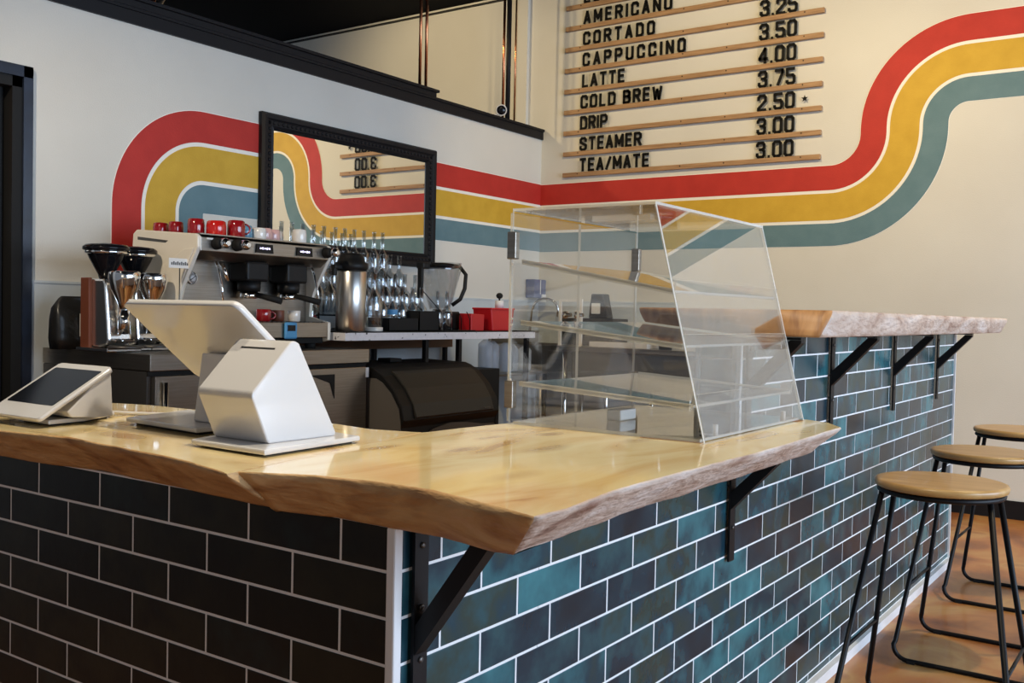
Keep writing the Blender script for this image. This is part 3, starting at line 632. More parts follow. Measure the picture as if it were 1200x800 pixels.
# ------------------------------------------------------------------ pastry case
case = thing('pastry_case', 'clear acrylic pastry display case with sloping front on the counter', 'display case', (0.75, -0.18, CT+0.001))
CX, CD, CH, CF, th = 0.625, 0.496, 0.500, 0.125, 0.006     # width, depth, height, top front set-back
def pane(name, mb, label=None): return mb.build(name, ['acrylic', 'acedge'], case)
for x in (0.0, CX-th):
    pane('side_panel', MB().prism([(0.0, 0.0), (CD, 0.0), (CD, CH), (CF, CH)], 'x', x, x+th, 0, 1))
def slantbox(p0, p1, xa, xb, tk):
    """sheet from p0 to p1 (y,z) with thickness, edges in slot 1"""
    mb = MB(); a, b = Vector((0, *p0)), Vector((0, *p1)); dr = (b-a).normalized(); nn = Vector((0, -dr.z, dr.y))*tk
    P_ = [a, b, b+nn, a+nn]
    A = [mb.bm.verts.new(p+Vector((xa, 0, 0))) for p in P_]; B = [mb.bm.verts.new(p+Vector((xb, 0, 0))) for p in P_]
    for q, mi in (([A[0], A[1], B[1], B[0]], 0), ([A[3], A[2], B[2], B[3]], 0), (A, 1), (B, 1), ([A[1], A[2], B[2], B[1]], 1), ([A[0], A[3], B[3], B[0]], 1)):
        f = mb.bm.faces.new(q); f.material_index = mi
    return mb
slantbox((0.0, 0.006), (CF, CH), th+.001, CX-th-.001, -th).build('front_panel', ['acfront', 'acedge'], case)
pane('top_panel', slantbox((CF, CH), (CD, CH), 0.0, CX, th))
pane('base_panel', slantbox((0.012, 0.0005), (CD-0.008, 0.0005), th+.001, CX-th-.001, th))
for x0, x1 in ((0.002, CX/2-0.003), (CX/2+0.001, CX-0.002)):
    dr = pane('door', MB().box(x0, x1, CD+0.002, CD+0.007, 0.006, CH-0.004, 0))
    for f in dr.data.polygons:
        if abs(f.normal.y) < 0.5: f.material_index = 1
for z, zf, yb in ((0.380, 0.312, 0.085), (0.238, 0.196, 0.060), (0.094, 0.070, 0.035)):
    tr = pane('tray', slantbox((yb, zf), (CD-0.02, z), 0.012, CX-0.012, 0.005))
    l1 = slantbox((yb, zf), (yb-0.004, zf+0.028), 0.012, CX-0.012, 0.004).build('tray_lip', ['acrylic', 'acedge'], tr)
    mb = MB()
    for x in (0.012, CX-0.016): 
        mb.prism([(yb, zf-0.004), (CD-0.02, z-0.004), (CD-0.02, z+0.008), (yb, zf+0.008)], 'x', x, x+0.004)
    mb.build('tray_rail', 'acedge', tr)
    mb = MB()
    for dz in (-0.004, 0.010): mb.cyl((-0.003, CD-0.004, z+dz), (0.0, CD-0.004, z+dz), 0.003, seg=8)
    tag(mb.build('screw_heads', 'white', tr), kind='stuff')
for x in (-0.004, CX-0.014):
    for z in (0.07, 0.42):
        MB().box(x, x+0.018, CD-0.012, CD+0.012, z-0.032, z+0.032, bev=0.002).cyl((x+0.009, CD+0.011, z-0.03), (x+0.009, CD+0.011, z+0.03), 0.004, seg=8).build('hinge', 'ss', case)
for x in (CX/2-0.03, CX/2+0.03):
    MB().lathe([(0.005, 0), (0.005, 0.012), (0.010, 0.014), (0.010, 0.022)], (x, CD+0.007, 0.26), 14, 0, True, Matrix.Rotation(-PI/2, 3, 'X')).build('door_knob', 'chrome', case)
for x, y in ((0.10, 0.0), (0.52, 0.0)):
    MB().cyl((x, 0.012+CF*0.05, 0.006), (x, 0.012+CF*0.05, 0.03), 0.006, seg=10).build('peg', 'white', case)
tag(MB().box(0.752, 0.765, -0.172, -0.03, CT+0.0002, CT+0.0009).box(1.33, 1.372, -0.18, -0.165, CT+0.0002, CT+0.0009).build('amber_strip', 'amber'), 'thin amber strip under the front corner of the pastry case', 'shim')  # thin amber strip laid at the front corners of the case
tag(MB().box(0.94, 1.02, 0.12, 0.16, CT+0.008, CT+0.034, bev=0.004).build('paper_stack', 'paper'), 'small stack of white cards inside the pastry case', 'paper')
tag(MB().box(1.02, 1.05, 0.05, 0.075, CT+0.502, CT+0.5035).build('sticker', 'paper'), 'small white sticker on top of the pastry case', 'sticker')

# ------------------------------------------------------------------ back counter fridge
FT = 1.012
fr = thing('counter_fridge', 'stainless steel undercounter refrigerator below the espresso machine', 'refrigerator', (1.42, 2.66, 0))
FW, FD = 1.345, 0.84
MB().box(0, FW, 0.03, FD, 0.10, FT-0.075).build('cabinet', 'ssdark', fr)
MB().box(-0.004, FW+0.004, 0.0, FD, FT-0.072, FT, bev=0.003).build('worktop', 'ss', fr)
MB().box(0.0, FW, 0.020, 0.030, FT-0.095, FT-0.072).build('shadow_gap', 'matte', fr)
for x0, x1 in ((0.02, 0.655), (0.675, 1.325)):
    dr = MB().box(x0, x1, -0.004, 0.028, 0.14, FT-0.095, bev=0.003).build('door', 'ss', fr)
    xr = x1-0.095 if x0 < 0.1 else x1-0.24
    if x0 > 0.1:
        MB().prism([(xr-0.17, FT-0.125), (xr, FT-0.125), (xr, FT-0.250), (xr-0.03, FT-0.17)], 'y', -0.008, -0.0045).build('handle', 'matte', dr)
    else:
        MB().cyl((x0+0.04, -0.02, 0.3), (x0+0.04, -0.02, FT-0.12), 0.012, seg=12).build('handle', 'chrome', dr)
for x in (0.05, FW-0.05):
    for y in (0.07, FD-0.07): MB().cyl((x, y, 0), (x, y, 0.10), 0.025, seg=12).build('foot', 'matte', fr)
MB().box(FW-0.028, FW-0.006, -0.0065, -0.0045, FT-0.150, FT-0.098).build('label', 'paleplastic', fr)

# coffee bag
bg = thing('coffee_bag', 'black coffee bag with white label at the left end of the fridge', 'bag', (1.435, 3.31, FT))
mb = MB()
ring = []
for z, sx, sy_ in ((0, 0.080, 0.048), (0.05, 0.085, 0.055), (0.14, 0.083, 0.050), (0.19, 0.078, 0.035), (0.215, 0.070, 0.016), (0.235, 0.060, 0.014), (0.245, 0.050, 0.012)):
    r_ = []
    for i in range(20):
        a = 2*PI*i/20; c, s = math.cos(a), math.sin(a)
        kx = abs(c)**0.45*(1 if c > 0 else -1); ky = abs(s)**0.45*(1 if s > 0 else -1)
        nz = 0.004*noise.noise(Vector((kx*3, ky*3, z*20)))
        r_.append(mb.bm.verts.new((sx*kx+nz+(0.012*max(0, z-0.2)/0.045), sy_*ky+nz, z)))
    ring.append(r_)
for k in range(len(ring)-1):
    for i in range(20):
        f = mb.bm.faces.new([ring[k][i], ring[k][(i+1) % 20], ring[k+1][(i+1) % 20], ring[k+1][i]]); f.smooth = True
mb.bm.faces.new(ring[0][::-1]); mb.bm.faces.new(ring[-1]); mb.build('bag_body', 'bagblk', bg)
lb = MB().box(0.018, 0.078, -0.060, -0.0575, 0.06, 0.165).build('label', 'paper', bg)
MB().box(0.028, 0.06, -0.0615, -0.060, 0.075, 0.11).build('label_print', 'leaf', lb)

# grinders
def grinder(x, y, label, first):
    t = thing('coffee_grinder', label, 'grinder', (x, y, FT), 0, 'chrome coffee grinders')
    MB().box(-0.085, 0.085, -0.13, 0.12, 0, 0.018, bev=0.005).build('base', 'chrome', t)
    mb = MB(); mb.prism([(-0.075, 0.03), (-0.090, 0.05), (-0.060, 0.305), (-0.045, 0.325), (0.09, 0.325), (0.105, 0.30), (0.105, 0.02), (-0.02, 0.018)], 'x', -0.055, 0.060, bev=0.010)
    bd = mb.build('body', 'polished', t)
    MB().prism([(0.035, 0.02), (0.040, 0.330), (0.105, 0.330), (0.105, 0.0), (0.045, 0.0)], 'x', -0.072, -0.054, bev=0.004).build('side_panel', 'brown', t)
    MB().lathe([(0.030, 0.325), (0.034, 0.345), (0.040, 0.355), (0.072, 0.415), (0.082, 0.440), (0.082, 0.446)], (0, 0.02, 0), 28).build('hopper', 'screen', t)
    lid = MB().lathe([(0.094, 0.452), (0.101, 0.456), (0.101, 0.468), (0.088, 0.479), (0.03, 0.486)], (0, 0.02, 0), 32).build('hopper_lid', 'screen', t)
    MB().lathe([(0.084, 0.436), (0.093, 0.440), (0.093, 0.4525), (0.084, 0.4525)], (0, 0.02, 0), 32).build('lid_band', 'chrome', t)
    MB().lathe([(0.022, 0.20), (0.030, 0.24), (0.058, 0.30), (0.068, 0.345), (0.068, 0.372), (0.065, 0.378), (0.050, 0.380)], (0.0, -0.120, -0.02), 28).build('dosing_cup', 'chrome', t)
    MB().cyl((0, -0.120, 0.08), (0, -0.120, 0.19), 0.028, 0.024, seg=20).build('spout', 'chrome', t)
    MB().box(-0.032, 0.032, -0.155, -0.06, 0.045, 0.060, bev=0.006).build('portafilter_rest', 'chrome', t)
    MB().lathe([(0.075, 0.0), (0.078, 0.006), (0.070, 0.012)], (0.0, -0.135, 0.018), 24).build('drip_dish', 'ssdark', t)
    return t
g1 = grinder(1.455, 3.03, 'left chrome coffee grinder with black lidded hopper and brown side', True)
g2 = dup(g1, (1.648, 3.10, FT), 'right chrome coffee grinder, beside the espresso machine')
cd_ = thing('card', 'small white handwritten card standing by the right grinder', 'card', (1.712, 2.865, FT+0.385))
MB().box(-0.06, 0.06, 0, 0.002, 0, 0.045).build('card_sheet', 'paper', cd_)
mb = MB()
for i in range(9): mb.box(-0.048+i*0.0105, -0.041+i*0.0105, -0.001, 0, 0.014, 0.026+0.004*(i % 2))
mb.build('writing', 'ssdark', cd_)
MB().cyl((0, 0.003, -0.3849), (0, 0.003, 0.0), 0.003, seg=6).build('card_stem', 'ssdark', cd_)

# ------------------------------------------------------------------ espresso machine
em = thing('espresso_machine', 'two group espresso machine with ivory side panels on the back counter', 'espresso machine', (1.78, 2.80, FT))
EW = 0.815
side_prof = [(0.50, 0.560), (0.47, 0.580), (0.02, 0.548), (0.0, 0.535), (0.0, 0.485), (0.12, 0.300), (0.145, 0.235), (0.150, 0.165), (0.0, 0.140), (0.0, 0.045), (0.05, 0.035), (0.50, 0.035), (0.52, 0.30)]
for x0, x1, nm in ((-0.022, 0.0, 'side_panel'), (EW, EW+0.022, 'side_panel')):
    sp = MB().prism(side_prof, 'x', x0, x1, bev=0.005).build(nm, 'ivory', em)
    if x0 < 0:
        MB().prism([(0.46, 0.545), (0.22, 0.520), (0.24, 0.510), (0.46, 0.530)], 'x', x0-0.001, x0).build('side_badge', 'ssdark', sp)
        MB().prism([(0.50, 0.285), (0.10, 0.475), (0.02, 0.482), (0.115, 0.32), (0.14, 0.2), (0.16, 0.17), (0.50, 0.10)], 'x', x0-0.006, x0, bev=0.002).build('side_relief', 'ivory', sp)
MB().box(0, EW, 0.17, 0.50, 0.05, 0.50).build('body', 'ss', em)
MB().prism([(0.005, 0.535), (0.005, 0.470), (0.06, 0.430), (0.50, 0.430), (0.50, 0.545)], 'x', 0, EW, bev=0.003).build('control_panel', 'ss', em)
MB().box(0, EW, 0.01, 0.49, 0.546, 0.552).build('cup_tray', 'ss', em)
for x in (0.375, 0.640):
    dp = MB().prism([(-0.055, -0.022), (0.055, -0.022), (0.050, 0.022), (-0.050, 0.022)], 'y', -0.004, 0.006).build('display', 'screen', em, (x, 0, 0.502))
    mb = MB()
    for i, q in enumerate((0.7, 1, 0.6, 1, 0.8)): mb.box(-0.032+i*0.014, -0.024+i*0.014, -0.0052, -0.0045, -0.004*q, 0.006*q)
    mb.build('display_text', 'lcd', dp)
for x in (0.085, 0.205, EW-0.02):
    k = MB().lathe([(0.030, 0), (0.026, 0.03), (0.022, 0.045)], (x, 0.003, 0.508), 20, 0, True, Matrix.Rotation(PI/2, 3, 'X')).build('steam_knob', 'matte', em)
    MB().lathe([(0.025, 0.040), (0.024, 0.066), (0.012, 0.080)], (x+0.006, 0.0, 0.508), 16, 0, True, Matrix.Rotation(PI/2, 3, 'X')).build('knob_cap', 'chrome', k)
for x in (0.365, 0.625):
    gh = MB().box(x-0.070, x+0.070, 0.030, 0.17, 0.340, 0.438, bev=0.012).lathe([(0.055, 0.290), (0.058, 0.31), (0.058, 0.342)], (x, 0.10, 0), 24).build('group_head', 'iceblk', em)
    MB().lathe([(0.042, 0.255), (0.045, 0.262), (0.045, 0.292)], (x, 0.10, 0), 24).build('filter_basket', 'chrome', gh)
    MB().cyl((x+0.01, 0.06, 0.275), (x+0.075, -0.055, 0.245), 0.013, 0.017, seg=14).build('portafilter_handle', 'matte', gh)
for x, z in ((0.075, 0.345), (0.075, 0.195)):
    gg = MB().lathe([(0.030, 0), (0.030, 0.010), (0.026, 0.014)], (x, 0.172, z), 24, 0, True, Matrix.Rotation(PI/2, 3, 'X')).build('pressure_gauge', 'chrome', em)
    MB().lathe([(0.024, 0.0142), (0.005, 0.0150)], (x, 0.172, z), 20, 0, True, Matrix.Rotation(PI/2, 3, 'X')).build('dial', 'white', gg)
    MB().tube([(x-0.018, 0.155, z-0.01), (x+0.014, 0.155, z+0.012)], 0.0015, 6).build('needle', 'matte', gg)
for x, sgn in ((0.150, 1), (EW-0.04, 1)):
    MB().tube([(x, 0.09, 0.435), (x, 0.07, 0.40), (x+0.01, 0.05, 0.30), (x+0.015, 0.045, 0.19)], 0.006, 8).build('steam_wand', 'chrome', em)
MB().tube([(0.20, 0.12, 0.435), (0.205, 0.09, 0.39), (0.215, 0.08, 0.335)], 0.012, 10).build('water_spout', 'chrome', em)
MB().box(0.0, EW, 0.0, 0.17, 0.06, 0.138, bev=0.003).build('drip_tray', 'ss', em)
mb = MB()
for i in range(26): mb.box(0.02+i*0.031, 0.04+i*0.031, 0.02, 0.16, 0.1385, 0.1415)
tag(mb.build('drip_grate', 'ssdark', em), kind='stuff')
MB().box(0.01, EW-0.01, 0.03, 0.48, 0.03, 0.06).build('underbody', 'matte', em)
for x in (0.06, EW-0.06):
    for y in (0.07, 0.44): MB().cyl((x, y, 0), (x, y, 0.032), 0.028, seg=14).build('foot', 'matte', em)
MB().box(0.03, 0.12, -0.0005, 0.006, 0.524, 0.532).build('nameplate', 'paper', em)
tm = thing('kitchen_timer', 'light blue kitchen timer stuck on the front of the drip tray', 'timer', (2.325, 2.7985, FT+0.100))
MB().box(-0.042, 0.042, -0.014, 0, -0.045, 0.040, bev=0.008).build('timer_case', 'timer', tm)
MB().box(-0.026, 0.026, -0.0155, -0.0135, -0.005, 0.025).build('timer_screen', 'screen', tm)

# cups
def mug(name, x, y, z, r, h, m, label, flip=False, ha=None, group='cups on the espresso machine'):
    t = thing(name, label, 'cup', (x, y, z), 0, group)
    pr_ = [(r*0.80, 0), (r*0.93, h*0.06), (r, h*0.4), (r, h*0.97), (r*0.97, h), (r*0.90, h*0.98), (r*0.88, h*0.5), (r*0.7, h*0.10)]
    if flip: pr_ = [(q, h-zz) for q, zz in pr_]
    MB().lathe(pr_, seg=24).build('cup_body', m, t)
    if ha is not None:
        pts = []
        for i in range(9):
            a = -PI/2+PI*i/8; rr = r*0.93+0.026*math.cos(a); pts.append((rr*math.cos(ha), rr*math.sin(ha), h*0.5+h*0.30*math.sin(a)))
        MB().tube(pts, 0.0045, 8).build('handle', m, t)
    return t
TZ = FT+0.552
mug('coffee_mug', 1.823, 3.17, TZ, 0.036, 0.062, 'mugred', 'dark red mug at the far left of the row on the machine', True)
mug('coffee_mug', 1.845, 3.08, TZ, 0.036, 0.066, 'mugred', 'dark red mug, second in the row on the machine', True)
mug('coffee_mug', 1.866, 2.955, TZ, 0.040, 0.078, 'mugred', 'dark red mug, third in the row on the machine', True)
mug('coffee_mug', 1.925, 2.88, TZ, 0.047, 0.070, 'mugbright', 'bright red wide mug in the row on the machine', True)
mug('coffee_mug', 2.028, 2.86, TZ, 0.043, 0.080, 'mugred', 'dark red mug with black handle at the right of the red mugs', True, ha=-0.5)
mug('coffee_mug', 2.135, 2.92, TZ, 0.034, 0.066, 'mugblue', 'light blue cup on the espresso machine', True, ha=0.2)
for i, (x, y, m, l) in enumerate(((2.265, 2.93, 'mugpink', 'pink cup on the espresso machine'), (2.345, 2.96, 'mugpink', 'second pink cup, right of the first'), (2.43, 3.03, 'mugwhite', 'small cream cup between pink and white cups'))):
    mug('coffee_cup', x, y, TZ, 0.040, 0.064, m, l, True)
mug('coffee_cup', 2.475, 2.90, TZ, 0.038, 0.074, 'mugwhite', 'tall white cup at the right end on the machine', True)
mug('coffee_cup', 2.205, 2.90, TZ, 0.036, 0.060, 'mugwhite', 'cream cup between the blue and pink cups', True)
mug('coffee_cup', 2.215, 2.87, FT+0.1415, 0.038, 0.062, 'mugred', 'red cup standing on the drip tray', ha=-0.4, group='cups on the drip tray')
mug('coffee_cup', 2.425, 2.875, FT+0.1415, 0.032, 0.058, 'mugwhite', 'white cup with red flowers on the drip tray', group='cups on the drip tray')
mug('coffee_cup', 2.335, 2.90, FT+0.1415, 0.034, 0.058, 'brown', 'dark brown cup on the drip tray', group='cups on the drip tray')

# ------------------------------------------------------------------ shelf over the ice maker
SH = 1.104
sh = thing('speckled_shelf', 'white speckled shelf on black posts, holding the bottles', 'shelf', (2.645, 2.72, 0))
MB().box(0, 1.82, 0, 0.775, SH-0.048, SH-0.006).build('board', 'marble', sh)
MB().box(0.0, 1.82, 0.004, 0.775, SH-0.006, SH).build('mat_liner', 'matte', sh)
for x in (0.715, 1.035, 1.78): MB().box(x-0.014, x+0.014, 0.03, 0.058, 0, SH-0.048).build('post', 'black', sh)
for x in (0.25, 1.035, 1.78): MB().box(x-0.014, x+0.014, 0.74, 0.768, 0 if x > .3 else FT, SH-0.048).build('post', 'black', sh)
MB().box(0.18, 1.80, 0.70, 0.74, SH-0.135, SH-0.048).build('brown_band', 'bandbrown', sh)  # plain brown band just below the shelf board

# ice maker
ic = thing('ice_maker', 'black ice maker with sloping lid under the shelf', 'ice maker', (2.785, 2.42, 0))
IW = 0.86
prof = [(0.0, 0.64), (0.02, 0.72), (0.075, 0.80), (0.15, 0.87), (0.22, 0.905), (0.26, 0.918), (0.60, 0.925), (0.70, 0.90), (0.70, 0.02), (0.03, 0.02), (0.03, 0.60)]
MB().prism(prof, 'x', 0.0, IW, bev=0.004).build('body', 'iceblk', ic)
MB().prism([(0.02, 0.62), (0.035, 0.70), (0.09, 0.78), (0.155, 0.835), (0.20, 0.855), (0.65, 0.855), (0.65, 0.05), (0.04, 0.05)], 'x', -0.004, 0.0).build('side_cover', 'icegray', ic)
mb = MB(); pf = [(-0.012, 0.655), (0.012, 0.725), (0.066, 0.806), (0.142, 0.878), (0.17, 0.892)]; pf2 = [(y_+0.012, z_-0.010) for y_, z_ in pf]
mb.prism(pf+pf2[::-1], 'x', 0.09, IW-0.07, bev=0.002).build('lid', 'icelid', ic)
MB().box(IW-0.17, IW-0.11, -0.016, -0.011, 0.665, 0.672).build('lid_logo', 'icegray', ic)
mb = MB(); pts = [(0.16, 0.50), (0.26, 0.575), (0.42, 0.60), (0.58, 0.59), (0.72, 0.57), (0.84, 0.565), (0.84, 0.05), (0.06, 0.05), (0.06, 0.46)]
mb.prism(pts, 'y', 0.018, 0.030).build('lower_front', 'icegray', ic)
MB().box(0.33, 0.43, 0.40, 0.50, 0.924, 0.945, bev=0.004).build('top_latch', 'matte', ic)
tag(MB().box(3.655, 4.06, 2.72, 3.40, 0, 0.862, bev=0.004).build('undercounter_cabinet', 'iceblk'), 'black undercounter cabinet right of the ice maker', 'cabinet')

# airpot
ap = thing('airpot', 'stainless steel airpot coffee dispenser with black pump top', 'airpot', (2.765, 2.80, SH))
MB().lathe([(0.078, 0), (0.082, 0.006), (0.082, 0.322), (0.076, 0.332)], seg=36).build('vessel', 'ssbright', ap)
MB().lathe([(0.080, 0.330), (0.090, 0.345), (0.090, 0.370), (0.074, 0.382), (0.066, 0.410), (0.058, 0.422), (0.03, 0.426)], seg=32).build('pump_top', 'iceblk', ap)
MB().box(-0.140, -0.07, -0.018, 0.018, 0.335, 0.358, bev=0.006).box(-0.140, -0.118, -0.012, 0.012, 0.300, 0.345, bev=0.005).build('spout', 'iceblk', ap)
MB().tube([(0.082, 0, 0.36), (0.10, 0.0, 0.35), (0.104, 0, 0.30), (0.104, 0, 0.10), (0.085, 0, 0.06)], 0.009, 8).build('handle', 'iceblk', ap)

# wire rack behind (tiers for bottles)
rk = thing('wire_rack', 'black tiered wire rack holding the glass bottles', 'rack', (2.62, 2.95, SH))
TI = ((0.12, 0.090), (0.27, 0.200), (0.41, 0.320))
for y, z in TI:
    mb = MB()
    for k in range(5): mb.cyl((0.10, y-0.045+0.022*k, z-0.004), (1.02, y-0.045+0.022*k, z-0.004), 0.003, seg=6)
    mb.build('wire_shelf', 'steelblk', rk)
for x in (0.10, 0.41, 0.72, 1.02):
    mb = MB()
    mb.cyl((x, 0.05, 0.0), (x, 0.05, 0.10), 0.005, seg=6).cyl((x, 0.05, 0.10), (x, 0.48, 0.42), 0.005, seg=6).cyl((x, 0.48, 0), (x, 0.48, 0.42), 0.005, seg=6)
    for y, z in TI: mb.cyl((x, y-0.06, z-0.008), (x, 0.48, z-0.008), 0.004, seg=6)
    mb.build('rack_frame', 'steelblk', rk)

def bottle_proto(r, h, neck, rn, label, group, foot=True):
    t = thing('glass_bottle', label, 'bottle', (0, 0, 0), 0, group)
    pr_ = [(r*0.90, 0), (r, 0.006), (r, h*(1-neck)-r*0.9), (r*0.86, h*(1-neck)-r*0.45), (rn*1.3, h*(1-neck)), (rn, h*(1-neck)+0.02), (rn, h*0.965), (rn*1.18, h*0.97), (rn*1.18, h)]
    pr_ += [(rn*0.8, h), (rn*0.8, h*(1-neck)+0.02), (r*0.82, h*(1-neck)-r*0.5), (r*0.92, h*(1-neck)-r), (r*0.92, 0.012)]
    MB().lathe(pr_, seg=18).build('bottle_glass', 'glass', t)
    return t
RX = 2.62; RY = 2.95
tall = bottle_proto(0.036, 0.300, 0.42, 0.012, 'tall clear glass bottle with long neck in the back tier of the rack', 'bottles in the back tier')
mid = bottle_proto(0.039, 0.270, 0.40, 0.013, 'clear glass bottle in the middle tier of the rack', 'bottles in the middle tier')
low = bottle_proto(0.041, 0.255, 0.40, 0.013, 'clear glass bottle in the front tier of the rack', 'bottles in the front tier')
first = {}
def put(pt, x, y, z, **k):
    if pt.name not in first: first[pt.name] = 1; pt.location = (x, y, z); return pt
    return dup(pt, (x, y, z), **k)
for i in range(11): put(tall, RX+0.14+i*0.086+random.uniform(-.006, .006), RY+0.41, SH+0.320)
for i in range(11): put(mid, RX+0.15+i*0.086+random.uniform(-.006, .006), RY+0.27, SH+0.200)
for i in range(10): put(low, RX+0.16+i*0.092+random.uniform(-.006, .006), RY+0.12, SH+0.090)
big = bottle_proto(0.052, 0.330, 0.36, 0.016, 'large clear bottle with yellowish foot standing right of the airpot', 'bottles at the front')
big.location = (2.945, 2.80, SH)
MB().lathe([(0.054, 0), (0.055, 0.006), (0.055, 0.022), (0.052, 0.024)], seg=20).build('foot_band', 'mugwhite', big)
fl = bottle_proto(0.034, 0.250, 0.42, 0.012, 'slim clear bottle standing in the black tray at the front', 'bottles in the black trays')
for i, x in enumerate((3.08, 3.165, 3.25, 3.345, 3.43)):
    b_ = put(fl, x, 2.86, SH+0.010)
    if i == 1:
        b_['label'] = 'slim clear bottle with blue label in the black tray'
        MB().lathe([(0.0345, 0.085), (0.0350, 0.087), (0.0350, 0.112), (0.0345, 0.114)], seg=18, cap=False).build('paper_label', 'timer', b_)
bl = bottle_proto(0.036, 0.245, 0.42, 0.012, 'slim clear bottle right of the black trays', 'bottles right of the trays')
for x in (3.545, 3.635): put(bl, x, 2.83, SH)
def tray(x0, x1, y0, y1, h, label):
    t = thing('black_tray', label, 'tray', ((x0+x1)/2, (y0+y1)/2, SH)); a, b = (x1-x0)/2, (y1-y0)/2
    MB().box(-a, a, -b, -b+.004, 0, h).box(-a, a, b-.004, b, 0, h).box(-a, -a+.004, -b, b, 0, h).box(a-.004, a, -b, b, 0, h).box(-a, a, -b, b, 0, 0.006).build('tray_body', 'matte', t)
tray(3.035, 3.295, 2.765, 2.925, 0.075, 'left low black tray with bottles on the speckled shelf')
tray(3.302, 3.485, 2.765, 2.925, 0.120, 'right taller black tray with bottles on the speckled shelf')

# blender jug, cup sleeve holder, red bins
bj = thing('blender_jug', 'clear blender jug with black handle and dark base', 'blender', (3.80, 3.02, SH))
MB().box(-0.10, 0.10, -0.09, 0.09, 0, 0.12, bev=0.012).build('blender_base', 'iceblk', bj)
MB().lathe([(0.065, 0.13), (0.090, 0.20), (0.135, 0.38), (0.140, 0.43), (0.134, 0.43), (0.084, 0.20), (0.060, 0.14)], seg=16).build('jug', 'jar', bj)
MB().lathe([(0.100, 0.395), (0.118, 0.402), (0.118, 0.420), (0.06, 0.430)], seg=20).build('jug_lid', 'iceblk', bj)
MB().tube([(0.10, -0.08, 0.41), (0.12, -0.115, 0.36), (0.105, -0.12, 0.27), (0.085, -0.10, 0.20), (0.05, -0.06, 0.16)], 0.013, 8).build('handle', 'iceblk', bj)
MB().box(-0.205, -0.135, -0.03, 0.03, 0.385, 0.425, bev=0.008).box(-0.205, -0.185, -0.02, 0.02, 0.20, 0.395, bev=0.006).build('jug_grip', 'iceblk', bj)
MB().lathe([(0.035, 0.12), (0.045, 0.132)], seg=16).build('coupling', 'chrome', bj)
rb = thing('red_bin', 'bright red plastic caddy at the right end of the speckled shelf', 'bin', (4.17, 2.86, SH))
MB().prism([(-0.110, 0.0), (0.110, 0.0), (0.135, 0.145), (-0.130, 0.145)], 'y', -0.075, 0.075, bev=0.006).build('bin_body', 'redplastic', rb)
MB().box(-0.132, 0.137, -0.080, 0.080, 0.138, 0.150, bev=0.003).build('rim', 'redplastic', rb)
tag(MB().prism([(3.85, SH), (3.985, SH), (3.99, SH+0.105), (3.85, SH+0.110)], 'y', 2.80, 2.90, bev=0.004).build('red_box', 'redplastic'), 'dull red box between the blender and the red caddy', 'box')
sh2 = thing('syrup_pump', 'white tube with round black knob standing in the red caddy', 'pump', (4.235, 2.86, SH+0.150))
MB().cyl((0, 0, 0), (0, 0, 0.050), 0.030, seg=16).build('tube', 'paleplastic', sh2)
MB().lathe([(0.006, 0.05), (0.006, 0.062), (0.018, 0.068), (0.024, 0.082), (0.018, 0.096), (0.006, 0.102)], seg=16).build('knob', 'matte', sh2)
wrk = thing('cup_rack', 'small black wire cup holder at the front of the shelf', 'rack', (3.62, 2.735, SH))
mb = MB()
for i in range(4):
    x = -0.10+i*0.085; mb.tube([(x, 0.02, 0.0), (x, 0.02, 0.075), (x-0.028, 0.02, 0.115), (x-0.20, 0.02, 0.235) if i == 0 else (x-0.035, 0.02, 0.118)], 0.003, 6)
mb.build('wire_loops', 'steelblk', wrk)
MB().tube([(-0.13, 0, 0.004), (0.19, 0, 0.004), (0.19, 0.028, 0.004), (-0.13, 0.028, 0.004)], 0.003, 6, 0, True).build('wire_base', 'steelblk', wrk)

# small rack with red cups between machine and airpot
gc = thing('glass_jar', 'glass jar with red content between the machine and the airpot', 'jar', (2.70, 3.05, SH))
MB().lathe([(0.045, 0), (0.048, 0.01), (0.048, 0.19), (0.040, 0.20), (0.036, 0.2), (0.044, 0.185), (0.044, 0.012)], seg=20).build('jar_glass', 'glass', gc)
MB().lathe([(0.030, 0.012), (0.042, 0.02), (0.042, 0.075), (0.03, 0.085)], seg=16).build('red_content', 'redplastic', gc)

# plastic cup sleeves under the shelf
lowsh = thing('cup_shelf', 'low black shelf carrying bags of plastic cups', 'shelf', (4.10, 2.78, 0))
MB().box(0, 0.62, 0, 0.6, 0.80, 0.815).build('board', 'ss', lowsh)
for x in (0.012, 0.608):
    for y in (0.012, 0.588): MB().box(x-.012, x+.012, y-.012, y+.012, 0, 0.80).build('post', 'black', lowsh)
def sleeve(x, y, z, h, label, tilt=0.0):
    t = thing('plastic_cup_sleeve', label, 'cups', (x, y, z), 0, 'sleeves of clear plastic cups'); t.rotation_euler = (0, tilt, 0.3)
    prf = []
    for i in range(int(h/0.018)):
        z_ = i*0.018; prf += [(0.040, z_), (0.048, z_+0.013), (0.048, z_+0.016)]
    MB().lathe(prf, seg=16).build('nested_cups', 'film', t)
    MB().lathe([(0.050, -0.004), (0.052, h*0.5), (0.050, h), (0.018, h+0.03)], seg=12, cap=False).build('bag_film', 'film', t)
labs = ['sleeve of clear plastic cups, leftmost under the shelf end', 'sleeve of clear plastic cups, second from the left', 'sleeve of clear plastic cups, middle one', 'sleeve of clear plastic cups, second from the right', 'rightmost sleeve of clear plastic cups, leaning']
for i in range(5): sleeve(4.17+i*0.115, 2.92+0.03*(i % 2), 0.822, 0.19-0.012*i, labs[i], 0.0 if i < 4 else 0.12)

